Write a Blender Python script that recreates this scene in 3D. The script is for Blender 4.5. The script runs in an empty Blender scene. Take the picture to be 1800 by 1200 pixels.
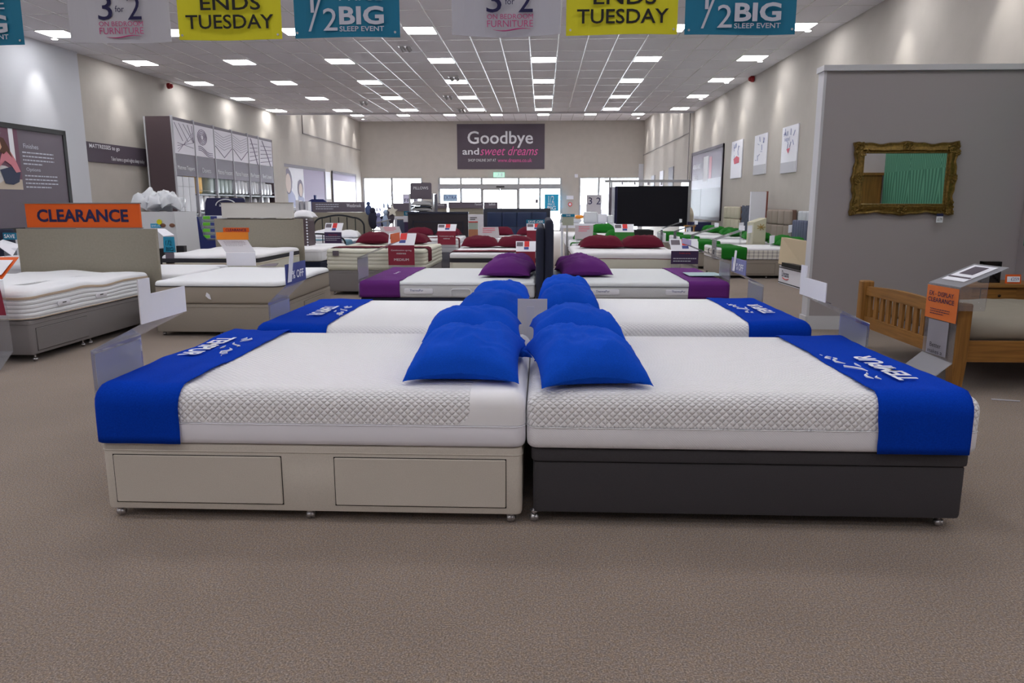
import bpy, bmesh, math, random
from mathutils import Vector, Matrix, noise
random.seed(7)
SC = bpy.context.scene
COL = SC.collection
H = 1.46
F = 1290.0
WORLD, EXPO = 24.0, 0.34

# ---------------------------------------------------------------- camera model (same numbers as the real camera below)
_y = Vector((54, 241, -F)).normalized()
_z = Vector((0, -_y[2], _y[1])).normalized()
_x = _y.cross(_z)
def _ray(px, py):
    c = Vector((px - 900, 600 - py, -F))
    return Vector((_x.dot(c), _y.dot(c), _z.dot(c)))
def aty(px, py, Y):
    d = _ray(px, py); t = Y / d.y
    return d.x * t, d.z * t + H
def atz(px, py, z):
    d = _ray(px, py); t = (z - H) / d.z
    return d.x * t, d.y * t
def atx(px, py, X):
    d = _ray(px, py); t = X / d.x
    return d.y * t, d.z * t + H

# ---------------------------------------------------------------- materials
def lin(c):
    return tuple(((v / 255.0) / 12.92 if v / 255.0 <= 0.04045 else ((v / 255.0 + 0.055) / 1.055) ** 2.4) for v in c)
MATS = {}
def mat(name, col, rough=0.8, metal=0.0, bump=0.0, scale=200.0, vary=0.0, vscale=60.0, sheen=0.0, spec=0.4, alpha=1.0, coat=0.0):
    if name in MATS: return MATS[name]
    m = bpy.data.materials.new(name); m.use_nodes = True
    nt = m.node_tree; b = nt.nodes['Principled BSDF']
    c = lin(col)
    b.inputs['Base Color'].default_value = (*c, 1)
    b.inputs['Roughness'].default_value = rough
    b.inputs['Metallic'].default_value = metal
    b.inputs['Specular IOR Level'].default_value = spec
    if sheen: b.inputs['Sheen Weight'].default_value = sheen; b.inputs['Sheen Roughness'].default_value = 0.5
    if coat: b.inputs['Coat Weight'].default_value = coat
    if bump or vary:
        tc = nt.nodes.new('ShaderNodeTexCoord')
        if bump:
            n = nt.nodes.new('ShaderNodeTexNoise'); n.inputs['Scale'].default_value = scale; n.inputs['Detail'].default_value = 3
            nt.links.new(tc.outputs['Object'], n.inputs['Vector'])
            bp = nt.nodes.new('ShaderNodeBump'); bp.inputs['Strength'].default_value = bump; bp.inputs['Distance'].default_value = 0.004
            nt.links.new(n.outputs['Fac'], bp.inputs['Height']); nt.links.new(bp.outputs['Normal'], b.inputs['Normal'])
        if vary:
            n2 = nt.nodes.new('ShaderNodeTexNoise'); n2.inputs['Scale'].default_value = vscale; n2.inputs['Detail'].default_value = 4
            nt.links.new(tc.outputs['Object'], n2.inputs['Vector'])
            mx = nt.nodes.new('ShaderNodeMix'); mx.data_type = 'RGBA'
            mx.inputs[6].default_value = (*[v * (1 - vary) for v in c], 1)
            mx.inputs[7].default_value = (*[min(1, v * (1 + vary)) for v in c], 1)
            mr = nt.nodes.new('ShaderNodeMapRange'); mr.inputs[1].default_value = 0.3; mr.inputs[2].default_value = 0.7
            nt.links.new(n2.outputs['Fac'], mr.inputs[0]); nt.links.new(mr.outputs[0], mx.inputs[0])
            nt.links.new(mx.outputs[2], b.inputs['Base Color'])
    MATS[name] = m
    return m
def node(nt, kind, **inp):
    n = nt.nodes.new(kind)
    for k, v in inp.items():
        n.inputs[k.replace('_', ' ')].default_value = v
    return n
def mth(nt, op, a, b=None, c=None):
    n = nt.nodes.new('ShaderNodeMath'); n.operation = op
    for i, v in enumerate((a, b, c)):
        if v is None: continue
        if isinstance(v, (int, float)): n.inputs[i].default_value = v
        else: nt.links.new(v, n.inputs[i])
    return n.outputs[0]
def emis(name, col, s):
    m = bpy.data.materials.new(name); m.use_nodes = True
    b = m.node_tree.nodes['Principled BSDF']
    b.inputs['Base Color'].default_value = (0.9, 0.9, 0.9, 1)
    b.inputs['Emission Color'].default_value = (*col, 1); b.inputs['Emission Strength'].default_value = s
    MATS[name] = m; return m
def clear(name, tint=(1, 1, 1), refl=0.12, rough=0.03, haze=0.0):
    """thin clear sheet: transparent, with a little gloss and a little milky haze"""
    m = bpy.data.materials.new(name); m.use_nodes = True; nt = m.node_tree
    for n in list(nt.nodes): nt.nodes.remove(n)
    out = nt.nodes.new('ShaderNodeOutputMaterial')
    tr = nt.nodes.new('ShaderNodeBsdfTransparent'); tr.inputs[0].default_value = (*tint, 1)
    gl = nt.nodes.new('ShaderNodeBsdfGlossy'); gl.inputs['Roughness'].default_value = rough
    df = nt.nodes.new('ShaderNodeBsdfDiffuse'); df.inputs[0].default_value = (.75, .77, .85, 1)
    tl = nt.nodes.new('ShaderNodeBsdfTranslucent'); tl.inputs[0].default_value = (.75, .77, .85, 1)
    ad = nt.nodes.new('ShaderNodeMixShader'); nt.links.new(df.outputs[0], ad.inputs[1]); nt.links.new(tl.outputs[0], ad.inputs[2])
    lw = nt.nodes.new('ShaderNodeLayerWeight'); lw.inputs['Blend'].default_value = 0.25
    f = mth(nt, 'MULTIPLY_ADD', lw.outputs['Fresnel'], 0.7, refl)
    m1 = nt.nodes.new('ShaderNodeMixShader'); nt.links.new(f, m1.inputs[0]); nt.links.new(tr.outputs[0], m1.inputs[1]); nt.links.new(gl.outputs[0], m1.inputs[2])
    m2 = nt.nodes.new('ShaderNodeMixShader'); m2.inputs[0].default_value = haze
    nt.links.new(m1.outputs[0], m2.inputs[1]); nt.links.new(ad.outputs[0], m2.inputs[2])
    nt.links.new(m2.outputs[0], out.inputs[0]); MATS[name] = m; return m

def knit(name, col, pitch=0.0225, strength=1.0, dist=0.004, fine=False, lim=None):
    """stretch-knit mattress cover: diagonal grid of soft bubbles, following x and the y+z wrap over the long edge"""
    m = mat(name, col, 0.75, sheen=0.15, spec=0.25); nt = m.node_tree; b = nt.nodes['Principled BSDF']
    tc = nt.nodes.new('ShaderNodeTexCoord'); sx = nt.nodes.new('ShaderNodeSeparateXYZ'); nt.links.new(tc.outputs['Object'], sx.inputs[0])
    v = mth(nt, 'ADD', sx.outputs[1], sx.outputs[2])
    k = math.pi / pitch / math.sqrt(2)
    a = mth(nt, 'SINE', mth(nt, 'MULTIPLY', mth(nt, 'ADD', sx.outputs[0], v), k))
    c = mth(nt, 'SINE', mth(nt, 'MULTIPLY', mth(nt, 'SUBTRACT', sx.outputs[0], v), k))
    hgt = mth(nt, 'SQRT', mth(nt, 'ABSOLUTE', mth(nt, 'MULTIPLY', a, c)))
    if lim is not None:   # bubble panel ends with a rounded corner before the head of the bed (object x, z)
        x1, zc, r = lim
        dx = mth(nt, 'MAXIMUM', mth(nt, 'SUBTRACT', sx.outputs[0], x1 - r), 0.0)
        dz = mth(nt, 'MAXIMUM', mth(nt, 'SUBTRACT', zc + r, sx.outputs[2]), 0.0)
        d = mth(nt, 'SQRT', mth(nt, 'ADD', mth(nt, 'MULTIPLY', dx, dx), mth(nt, 'MULTIPLY', dz, dz)))
        mask = mth(nt, 'LESS_THAN', d, r)
        hgt = mth(nt, 'MULTIPLY_ADD', mth(nt, 'MULTIPLY', hgt, mask), 1.0, mth(nt, 'MULTIPLY', mth(nt, 'SUBTRACT', 1.0, mask), 1.05))
    bp = nt.nodes.new('ShaderNodeBump'); bp.inputs['Strength'].default_value = strength; bp.inputs['Distance'].default_value = dist
    nt.links.new(hgt, bp.inputs['Height']); nt.links.new(bp.outputs['Normal'], b.inputs['Normal'])
    return m

# ---------------------------------------------------------------- mesh builder
class MB:
    def __init__(s): s.v = []; s.f = []; s.mi = []
    def add(s, vs, fs, mi=0):
        n = len(s.v); s.v += [tuple(v) for v in vs]; s.f += [tuple(i + n for i in f) for f in fs]; s.mi += [mi] * len(fs); return s
    def box(s, x0, x1, y0, y1, z0, z1, mi=0):
        if x0 > x1: x0, x1 = x1, x0
        if y0 > y1: y0, y1 = y1, y0
        if z0 > z1: z0, z1 = z1, z0
        v = [(x, y, z) for z in (z0, z1) for x, y in ((x0, y0), (x1, y0), (x1, y1), (x0, y1))]
        return s.add(v, [(3, 2, 1, 0), (4, 5, 6, 7), (0, 1, 5, 4), (1, 2, 6, 5), (2, 3, 7, 6), (3, 0, 4, 7)], mi)
    def sheet(s, pts, t=0.003, mi=0):
        """flat polygon with thickness t (pts in order)"""
        P = [Vector(p) for p in pts]; n = (P[1] - P[0]).cross(P[2] - P[0]).normalized() * (t / 2); k = len(P)
        v = [p + n for p in P] + [p - n for p in P]
        f = [tuple(range(k)), tuple(reversed(range(k, 2 * k)))] + [(i, i + k, (i + 1) % k + k, (i + 1) % k) for i in range(k)]
        return s.add(v, f, mi)
    def tube(s, pts, r, n=8, mi=0, close=False):
        P = [Vector(p) for p in pts]; rings = []; up = None
        for i, p in enumerate(P):
            d = (P[(i + 1) % len(P)] - P[i - 1]) if close else (P[min(i + 1, len(P) - 1)] - P[max(i - 1, 0)])
            d.normalize()
            if up is None: up = Vector((0, 0, 1)) if abs(d.z) < .9 else Vector((1, 0, 0))
            a = d.cross(up)
            if a.length < 1e-4: a = d.cross(Vector((1, 0, 0)))
            a.normalize(); b = a.cross(d); up = b
            rr = r[i] if isinstance(r, (list, tuple)) else r
            rings.append([p + (a * math.cos(2 * math.pi * k / n) + b * math.sin(2 * math.pi * k / n)) * rr for k in range(n)])
        v = [q for g in rings for q in g]; f = []; L = len(P)
        for i in range(L if close else L - 1):
            j = (i + 1) % L
            for k in range(n): f.append((i * n + k, i * n + (k + 1) % n, j * n + (k + 1) % n, j * n + k))
        if not close: f += [tuple(reversed(range(n))), tuple(range((L - 1) * n, L * n))]
        return s.add(v, f, mi)
    def ball(s, c, r, n=10, m=6, sc=(1, 1, 1), mi=0):
        v = [(c[0], c[1], c[2] - r * sc[2])]
        for i in range(1, m):
            a = -math.pi / 2 + math.pi * i / m
            for k in range(n):
                t = 2 * math.pi * k / n
                v.append((c[0] + r * sc[0] * math.cos(a) * math.cos(t), c[1] + r * sc[1] * math.cos(a) * math.sin(t), c[2] + r * sc[2] * math.sin(a)))
        v.append((c[0], c[1], c[2] + r * sc[2])); f = []
        for k in range(n): f.append((0, 1 + (k + 1) % n, 1 + k))
        for i in range(m - 2):
            for k in range(n): f.append((1 + i * n + k, 1 + i * n + (k + 1) % n, 1 + (i + 1) * n + (k + 1) % n, 1 + (i + 1) * n + k))
        e = len(v) - 1; o = 1 + (m - 2) * n
        for k in range(n): f.append((e, o + k, o + (k + 1) % n))
        return s.add(v, f, mi)
    def loft(s, x0, x1, y0, y1, prof, rc=.03, ns=1, nc=3, wob=None, mi=0, cap=True):
        """rounded-rectangle rings following prof = [(inset, z), ...]"""
        rings = []
        for (i, z) in prof:
            a0, a1, b0, b1 = x0 + i, x1 - i, y0 + i, y1 - i; r = max(min(rc - i, (a1 - a0) / 2, (b1 - b0) / 2), .0015); ring = []
            cs = [(a1 - r, b0 + r, -90), (a1 - r, b1 - r, 0), (a0 + r, b1 - r, 90), (a0 + r, b0 + r, 180)]
            for q, (cx, cy, a) in enumerate(cs):
                arc = [(cx + r * math.cos(math.radians(a + 90 * k / nc)), cy + r * math.sin(math.radians(a + 90 * k / nc))) for k in range(nc + 1)]
                ring += arc
                nx = cs[(q + 1) % 4]; st = arc[-1]
                en = (nx[0] + r * math.cos(math.radians(nx[2])), nx[1] + r * math.sin(math.radians(nx[2])))
                for k in range(1, ns): t = k / ns; ring.append((st[0] + (en[0] - st[0]) * t, st[1] + (en[1] - st[1]) * t))
            ring = [(p[0], p[1], z) for p in ring]
            if wob: ring = [wob(*p) for p in ring]
            rings.append(ring)
        n = len(rings[0]); v = [p for g in rings for p in g]; f = []
        for i in range(len(rings) - 1):
            for k in range(n): f.append((i * n + k, i * n + (k + 1) % n, (i + 1) * n + (k + 1) % n, (i + 1) * n + k))
        if cap: f += [tuple(reversed(range(n))), tuple(range((len(rings) - 1) * n, len(rings) * n))]
        return s.add(v, f, mi)
    def mesh(s, name, mats, off=(0, 0, 0), smooth=True, angle=35, fix=True):
        me = bpy.data.meshes.new(name)
        me.from_pydata([(v[0] - off[0], v[1] - off[1], v[2] - off[2]) for v in s.v], [], s.f)
        for m in (mats if isinstance(mats, (list, tuple)) else [mats]): me.materials.append(m)
        me.polygons.foreach_set('material_index', s.mi)
        if fix:
            bm = bmesh.new(); bm.from_mesh(me); bmesh.ops.recalc_face_normals(bm, faces=bm.faces); bm.to_mesh(me); bm.free()
        if smooth:
            me.polygons.foreach_set('use_smooth', [True] * len(me.polygons)); me.set_sharp_from_angle(angle=math.radians(angle))
        me.update(); return me

def thing(name, label, cat, loc, group=None):
    o = bpy.data.objects.new(name, None); o.empty_display_size = .05; COL.objects.link(o); o.location = loc
    o['label'] = label; o['category'] = cat
    if group: o['group'] = group
    return o
ROOT = {}
def wloc(o):
    l = Vector(o.location)
    while o.parent is not None: o = o.parent; l += Vector(o.location)
    return l
def part(par, name, mb, m, smooth=True, angle=35, label=None, fix=True, kind=None):
    me = mb.mesh(name, m, wloc(par), smooth, angle, fix)
    o = bpy.data.objects.new(name, me); COL.objects.link(o); o.parent = par
    if label: o['label'] = label
    if kind: o['kind'] = kind
    return o
def solo(name, mb, m, label, cat, loc, group=None, smooth=True, angle=35, fix=True):
    me = mb.mesh(name, m, loc, smooth, angle, fix)
    o = bpy.data.objects.new(name, me); COL.objects.link(o); o.location = loc
    o['label'] = label; o['category'] = cat
    if group: o['group'] = group
    return o
def struct(name, mb, m, par=None, smooth=False, fix=True):
    o = bpy.data.objects.new(name, mb.mesh(name, m, (0, 0, 0), smooth, 35, fix)); COL.objects.link(o)
    if par: o.parent = par
    else: o['kind'] = 'structure'
    return o
def copy_tree(o, par=None):
    c = o.copy(); COL.objects.link(c)
    if par: c.parent = par
    for ch in list(o.children): copy_tree(ch, c)
    return c

def text_mesh(body, bold=0.0, shear=0.0, space=1.0):
    cu = bpy.data.curves.new('lettering', 'FONT'); cu.body = body; cu.size = 1; cu.offset = bold; cu.shear = shear
    cu.space_character = space; cu.resolution_u = 3; cu.fill_mode = 'BOTH'
    ob = bpy.data.objects.new('lettering_source', cu); COL.objects.link(ob)
    bpy.context.view_layer.update()
    dg = bpy.context.evaluated_depsgraph_get()
    me = bpy.data.meshes.new_from_object(ob.evaluated_get(dg))
    v = [tuple(q.co) for q in me.vertices]; f = [tuple(p.vertices) for p in me.polygons]
    bpy.data.objects.remove(ob); bpy.data.curves.remove(cu); bpy.data.meshes.remove(me)
    xs = [q[0] for q in v]; ys = [q[1] for q in v]
    x0, x1, y0, y1 = min(xs), max(xs), min(ys), max(ys)
    return [((q[0] - x0) / (x1 - x0) - .5, (q[1] - y0) / (y1 - y0) - .5) for q in v], f, (x1 - x0) / (y1 - y0)
SURF = ('board', 'sheet', 'cloth', 'front_card', 'header_sign', 'tag', 'save_tag', 'offer_card', 'orange_card', 'leaflet', 'white_insert', 'brand_patch', 'header', 'top_card', 'sloping_card', 'card', 'header_panel', 'clearance_tag', 'carton', 'blue_tag', 'teal_tag', 'header_holder')
def surface(par, o):
    """the card, cloth or board of a thing on which lettering at point o is printed"""
    best, bd = par, .6
    if par.parent is None:
        for ch in par.children:
            if ch.name.split('.')[0] in SURF and ch.type == 'MESH':
                bb = [Vector(c) + Vector(par.location) for c in ch.bound_box]
                d = sum(max(min(b[k] for b in bb) - o[k], 0, o[k] - max(b[k] for b in bb)) for k in range(3)) * 20 + (sum(bb, Vector()) / 8 - Vector(o)).length * .2
                if d < bd: best, bd = ch, d
    return best
def write(par, body, o, right, up, w, h, m, bold=0.0, shear=0.0, space=1.0, lift=.003, name='lettering', warp=None, label=None):
    """lettering of width w and height h (either may be None) centred at o, lifted off its surface"""
    vs, fs, asp = text_mesh(body, bold, shear, space)
    if w is None: w = h * asp
    if h is None: h = w / asp
    R = Vector(right).normalized(); U = Vector(up).normalized(); N = R.cross(U) * lift; O = Vector(o)
    mb = MB(); P = [O + R * (a * w) + U * (b * h) + N for a, b in vs]
    if warp: P = [warp(p) for p in P]
    mb.add(P, fs)
    return part(surface(par, Vector(o)), name, mb, m, smooth=False, fix=False, label=label)
def lines(par, o, right, up, w, n, step, thick, m, lift=.003, name='small_print', seed=0):
    """rows of print too small to read: broken bars"""
    rnd = random.Random(seed); R = Vector(right).normalized(); U = Vector(up).normalized(); N = R.cross(U) * lift; mb = MB()
    for i in range(n):
        x = -w / 2; end = w / 2 * (1 if i < n - 1 else rnd.uniform(-.2, .6))
        while x < end:
            l = min(rnd.uniform(.03, .09) * w * 1.4, end - x)
            a = Vector(o) + R * x - U * (i * step) + N; b = a + R * l; c = U * thick
            mb.add([a, b, b + c, a + c], [(0, 1, 2, 3)]); x += l + .018 * w
    return part(surface(par, Vector(o)), name, mb, m, smooth=False, fix=False)

# ---------------------------------------------------------------- palette
M_paint = mat('wall_beige_paint', (182, 177, 172), .9, vary=.03, vscale=3)
M_white_paint = mat('wall_white_paint', (200, 203, 212), .9)
M_part = mat('partition_grey_paint', (166, 160, 164), .9, bump=.1, scale=300)
M_trim = mat('white_trim_paint', (205, 205, 212), .6)
M_tile = mat('ceiling_tile', (228, 227, 234), .95, bump=.3, scale=60, vary=.04, vscale=90)
M_bar = mat('ceiling_bar', (225, 225, 228), .25, spec=.8)
M_alu = mat('aluminium', (175, 176, 180), .35, .8)
M_chrome = mat('chrome', (196, 196, 202), .25, .9)
M_black = mat('black_plastic', (28, 28, 32), .5)
M_div_b = mat('divan_beige_fabric', (206, 199, 191), .9, bump=.4, scale=500, vary=.06, vscale=300)
M_div_g = mat('divan_charcoal_fabric', (66, 64, 69), .9, bump=.4, scale=500, vary=.12, vscale=300)
M_div_m = mat('divan_mid_grey_fabric', (126, 122, 124), .9, bump=.4, scale=400, vary=.08, vscale=300)
M_div_t = mat('divan_taupe_fabric', (150, 142, 134), .9, bump=.4, scale=400, vary=.07, vscale=300)
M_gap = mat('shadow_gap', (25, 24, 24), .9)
M_matt = mat('mattress_white', (240, 241, 248), .8, sheen=.15, spec=.25)
M_matt2 = mat('mattress_white_ticking', (232, 235, 242), .8, bump=.5, scale=120)
M_side = mat('mattress_border_white', (232, 231, 242), .85, bump=.15, scale=900)
M_cream = mat('mattress_cream', (214, 214, 202), .85, bump=.2, scale=200)
M_tan = mat('tan_piping', (196, 178, 160), .85)
M_band = mat('mattress_dark_band', (52, 52, 60), .85, bump=.3, scale=200)
M_beigeside = mat('mattress_beige_side', (158, 149, 139), .9, bump=.4, scale=400)
M_blue = mat('royal_blue_cotton', (18, 76, 196), .9, bump=.25, scale=500, vary=.10, vscale=200, spec=.06)
M_bluec = mat('royal_blue_runner', (8, 58, 176), .95, bump=.3, scale=350, vary=.12, vscale=160, spec=.05)
M_purple = mat('purple_cotton', (100, 42, 120), .85, bump=.2, scale=300, spec=.15)
M_maroon = mat('maroon_cotton', (98, 26, 46), .85, bump=.2, scale=300, spec=.15)
M_green = mat('green_cotton', (30, 112, 36), .85, bump=.2, scale=300, spec=.15)
M_print = mat('white_print', (232, 234, 242), .7)
M_print_s = mat('pale_print', (196, 200, 214), .7)
M_navyink = mat('navy_ink', (26, 24, 74), .7)
M_pinkink = mat('pink_ink', (186, 66, 122), .7)
M_blackink = mat('black_ink', (24, 24, 26), .7)
M_silver = mat('silver_banner', (186, 186, 196), .6)
M_yellow = mat('yellow_banner', (214, 208, 22), .6)
M_teal = mat('teal_banner', (0, 112, 146), .6)
M_orange = mat('orange_card', (220, 90, 14), .6)
M_orange2 = mat('orange_card_pale', (236, 140, 40), .6)
M_grey_sign = mat('mauve_grey_sign', (104, 96, 108), .6)
M_dark_sign = mat('dark_mauve_sign', (84, 75, 88), .6)
M_card = mat('white_card', (232, 233, 244), .6)
M_card_m = mat('maroon_card', (140, 38, 62), .6)
M_card_p = mat('aubergine_card', (62, 44, 84), .6)
M_card_l = mat('lavender_card', (170, 160, 206), .6)
M_redp = mat('red_print', (214, 50, 52), .6)
M_bluep = mat('blue_print', (58, 70, 140), .6)
M_panel = mat('display_board_taupe', (148, 142, 130), .85, vary=.05, vscale=40)
M_navyfab = mat('navy_headboard_fabric', (38, 42, 62), .85, bump=.3, scale=300)
M_navylea = mat('navy_leather', (34, 50, 84), .4)
M_darkwood = mat('dark_wood', (44, 38, 46), .45)
M_oakm = mat('oak', (160, 112, 54), .55)
M_acr = clear('clear_acrylic', (.97, .975, .99), .06, .05, .10)
M_acrh = clear('milky_acrylic', (.96, .96, .99), .06, .1, .32)
M_glass = clear('window_glass', (.98, .99, 1), .03, .01, 0)
M_lamp = emis('lamp_diffuser', (1, .985, .97), 14)
M_spot = emis('spot_lens', (1, .97, .92), 20)

def oak(name='oak_grain', col=(160, 112, 54), dark=.55, axis='X'):
    m = mat(name, col, .5, spec=.4); nt = m.node_tree; b = nt.nodes['Principled BSDF']
    tc = nt.nodes.new('ShaderNodeTexCoord'); mp = nt.nodes.new('ShaderNodeMapping')
    sc = {'X': (2, 40, 40), 'Y': (40, 2, 40), 'Z': (40, 40, 2)}[axis]; mp.inputs['Scale'].default_value = sc
    nt.links.new(tc.outputs['Object'], mp.inputs[0])
    n = nt.nodes.new('ShaderNodeTexNoise'); n.inputs['Scale'].default_value = 1.2; n.inputs['Detail'].default_value = 6
    nt.links.new(mp.outputs[0], n.inputs['Vector'])
    r = nt.nodes.new('ShaderNodeValToRGB'); c = lin(col)
    r.color_ramp.elements[0].position = .3; r.color_ramp.elements[0].color = (*[v * dark for v in c], 1)
    r.color_ramp.elements[1].position = .7; r.color_ramp.elements[1].color = (*c, 1)
    nt.links.new(n.outputs['Fac'], r.inputs[0]); nt.links.new(r.outputs[0], b.inputs['Base Color'])
    return m
M_oakx = oak('oak_grain_x', axis='X'); M_oaky = oak('oak_grain_y', axis='Y'); M_oakz = oak('oak_grain_z', axis='Z')

# carpet: short heather loop pile
def carpet():
    m = mat('heather_carpet', (150, 136, 128), .95, spec=.1, sheen=.2); nt = m.node_tree; b = nt.nodes['Principled BSDF']
    tc = nt.nodes.new('ShaderNodeTexCoord')
    n = nt.nodes.new('ShaderNodeTexNoise'); n.inputs['Scale'].default_value = 150; n.inputs['Detail'].default_value = 4; n.inputs['Roughness'].default_value = .75
    nt.links.new(tc.outputs['Object'], n.inputs['Vector'])
    r = nt.nodes.new('ShaderNodeValToRGB'); e = r.color_ramp.elements
    e[0].position = .34; e[0].color = (*lin((90, 79, 74)), 1)
    e[1].position = .66; e[1].color = (*lin((184, 170, 160)), 1)
    k = e.new(.5); k.color = (*lin((134, 121, 113)), 1)
    nt.links.new(n.outputs['Fac'], r.inputs[0])
    n2 = nt.nodes.new('ShaderNodeTexNoise'); n2.inputs['Scale'].default_value = 2.0; n2.inputs['Detail'].default_value = 4
    nt.links.new(tc.outputs['Object'], n2.inputs['Vector'])
    mr = nt.nodes.new('ShaderNodeMapRange'); mr.inputs[1].default_value = .3; mr.inputs[2].default_value = .7; mr.inputs[3].default_value = .93; mr.inputs[4].default_value = 1.05
    nt.links.new(n2.outputs['Fac'], mr.inputs[0])
    mx = nt.nodes.new('ShaderNodeMix'); mx.data_type = 'RGBA'; mx.blend_type = 'MULTIPLY'; mx.inputs[0].default_value = 1
    nt.links.new(r.outputs[0], mx.inputs[6]); nt.links.new(mr.outputs[0], mx.inputs[7]); nt.links.new(mx.outputs[2], b.inputs['Base Color'])
    n3 = nt.nodes.new('ShaderNodeTexNoise'); n3.inputs['Scale'].default_value = 48; n3.inputs['Detail'].default_value = 3; nt.links.new(tc.outputs['Object'], n3.inputs['Vector'])
    r3 = nt.nodes.new('ShaderNodeValToRGB'); r3.color_ramp.elements[0].position = .38; r3.color_ramp.elements[0].color = (.92, .93, .97, 1); r3.color_ramp.elements[1].position = .62; r3.color_ramp.elements[1].color = (1.0, .93, .84, 1)
    nt.links.new(n3.outputs['Fac'], r3.inputs[0]); m3 = nt.nodes.new('ShaderNodeMix'); m3.data_type = 'RGBA'; m3.blend_type = 'MULTIPLY'; m3.inputs[0].default_value = 1
    nt.links.new(mx.outputs[2], m3.inputs[6]); nt.links.new(r3.outputs[0], m3.inputs[7]); nt.links.new(m3.outputs[2], b.inputs['Base Color'])
    bp = nt.nodes.new('ShaderNodeBump'); bp.inputs['Strength'].default_value = .6; bp.inputs['Distance'].default_value = .004
    nt.links.new(n.outputs['Fac'], bp.inputs['Height']); nt.links.new(bp.outputs['Normal'], b.inputs['Normal'])
    return m
M_carpet = carpet()
# ================================================================ THE ROOM
YE, YB, ZC, ZH = 28.2, 41.0, 4.8, 5.88
def XL(y): return -10.02 - max(0, YE - y) * .042
def XR(y): return 5.68 - max(0, min(y, YE) - 12) * .0105
mb = MB(); mb.box(-12.5, 7, -4.2, 44, -.05, 0); struct('floor', mb, M_carpet)
mb = MB()
mb.box(-12.5, 7, -4.2, YE, ZC, ZC + .08); mb.box(-12.5, 7, YE, YE + .1, ZC, ZH + .08); mb.box(-12.5, 7, YE, YB + .3, ZH, ZH + .08)
struct('ceiling', mb, M_tile)
mb = MB(); t = .012
x = .3 - .6 * 19
while x < 5.7:
    mb.box(x - t, x + t, -4, YE, ZC - .006, ZC + .001); mb.box(x - t, x + t, YE + .1, YB, ZH - .006, ZH + .001); x += .6
y = 18.4 - 1.2 * 18
while y < YB:
    z = ZC if y < YE else ZH
    mb.box(-11.5, 5.7, y - t * .8, y + t * .8, z - .005, z + .001); y += 1.2
struct('trim_1', mb, M_bar)
mb = MB(); mb.box(-11.6, 5.8, YE - .01, YE + .1, ZC - .05, ZC + .02); struct('trim_2', mb, M_trim)
def wallseg(mb, xa, ya, xb, yb, z0, z1, th):
    v = [(xa, ya, z0), (xb, yb, z0), (xb + th, yb, z0), (xa + th, ya, z0), (xa, ya, z1), (xb, yb, z1), (xb + th, yb, z1), (xa + th, ya, z1)]
    mb.add(v, [(3, 2, 1, 0), (4, 5, 6, 7), (0, 1, 5, 4), (1, 2, 6, 5), (2, 3, 7, 6), (3, 0, 4, 7)])
mb = MB(); wallseg(mb, XL(-4.2), -4.2, XL(YE), YE, 0, ZC + .05, -.3); wallseg(mb, -10.02, YE, -10.0, YB + .2, 0, ZH + .05, -.3)
struct('wall_left', mb, M_paint)
mb = MB(); wallseg(mb, XL(-4.1) + .06, -4.1, XL(16.9) + .06, 16.9, 0, ZC, -.055); struct('wall_left_lining', mb, M_white_paint)
mb = MB(); wallseg(mb, 5.68, -4.2, 5.68, 12, 0, ZC + .05, .3); wallseg(mb, 5.68, 12, XR(YE), YE, 0, ZC + .05, .3); wallseg(mb, 5.42, YE, 5.42, YB + .2, 0, ZH + .05, .4)
struct('wall_right', mb, M_paint)
mb = MB(); mb.box(-12.5, 7, -4.4, -4.1, 0, ZC + .05); struct('wall_behind', mb, M_paint)
# shop front wall with three openings
W = [(-9.95, -6.62), (-5.74, 1.04), (1.97, 5.35)]; ZW = 2.9
mb = MB(); mb.box(-10.1, 5.5, YB, YB + .3, ZW, ZH + .05); mb.box(-6.62, -5.74, YB, YB + .3, 0, ZW); mb.box(1.04, 1.97, YB, YB + .3, 0, ZW)
mb.box(5.35, 5.5, YB, YB + .3, 0, ZW); mb.box(-10.1, -9.95, YB, YB + .3, 0, ZW)
struct('wall_front', mb, M_paint)
def windowset(n, x0, x1, mull, rail):
    root = bpy.data.objects.new('window_%d' % n, None); COL.objects.link(root); root['kind'] = 'structure'
    mb = MB()
    for xx in mull: mb.box(xx - .06, xx + .06, YB + .06, YB + .18, .05, ZW)
    mb.box(x0, x1, YB + .08, YB + .18, 0, .07); mb.box(x0, x1, YB + .08, YB + .18, ZW - .05, ZW)
    if rail: mb.box(x0, x1, YB - .04, YB + .2, rail[0], rail[1])
    struct('window_frame', mb, M_alu, root)
    mb = MB(); mb.box(x0, x1, YB + .125, YB + .131, .07, ZW - .05); struct('pane', mb, M_glass, root)
windowset(1, W[0][0], W[0][1], [-9.9, -8.32, -6.65], None)
windowset(2, W[1][0], W[1][1], [-5.7, -4.5, -3.36, -1.33, -.15, 1.0], (2.28, 2.56))
windowset(3, W[2][0], W[2][1], [2.0, 3.05, 3.65, 5.3], None)
# sliding entrance doors in the middle opening
root = bpy.data.objects.new('door_1', None); COL.objects.link(root); root['kind'] = 'structure'
mb = MB()
for a, b in ((-3.3, -2.36), (-2.32, -1.38)):
    mb.box(a, a + .05, YB + .02, YB + .06, 0, 2.3); mb.box(b - .05, b, YB + .02, YB + .06, 0, 2.3)
    mb.box(a, b, YB + .02, YB + .06, 0, .1); mb.box(a, b, YB + .02, YB + .06, 2.22, 2.3)
struct('door_frame', mb, M_alu, root)
mb = MB(); mb.box(-2.55, -2.1, YB - .06, YB, 2.36, 2.44); struct('door_sensor', mb, M_black, root)
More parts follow.
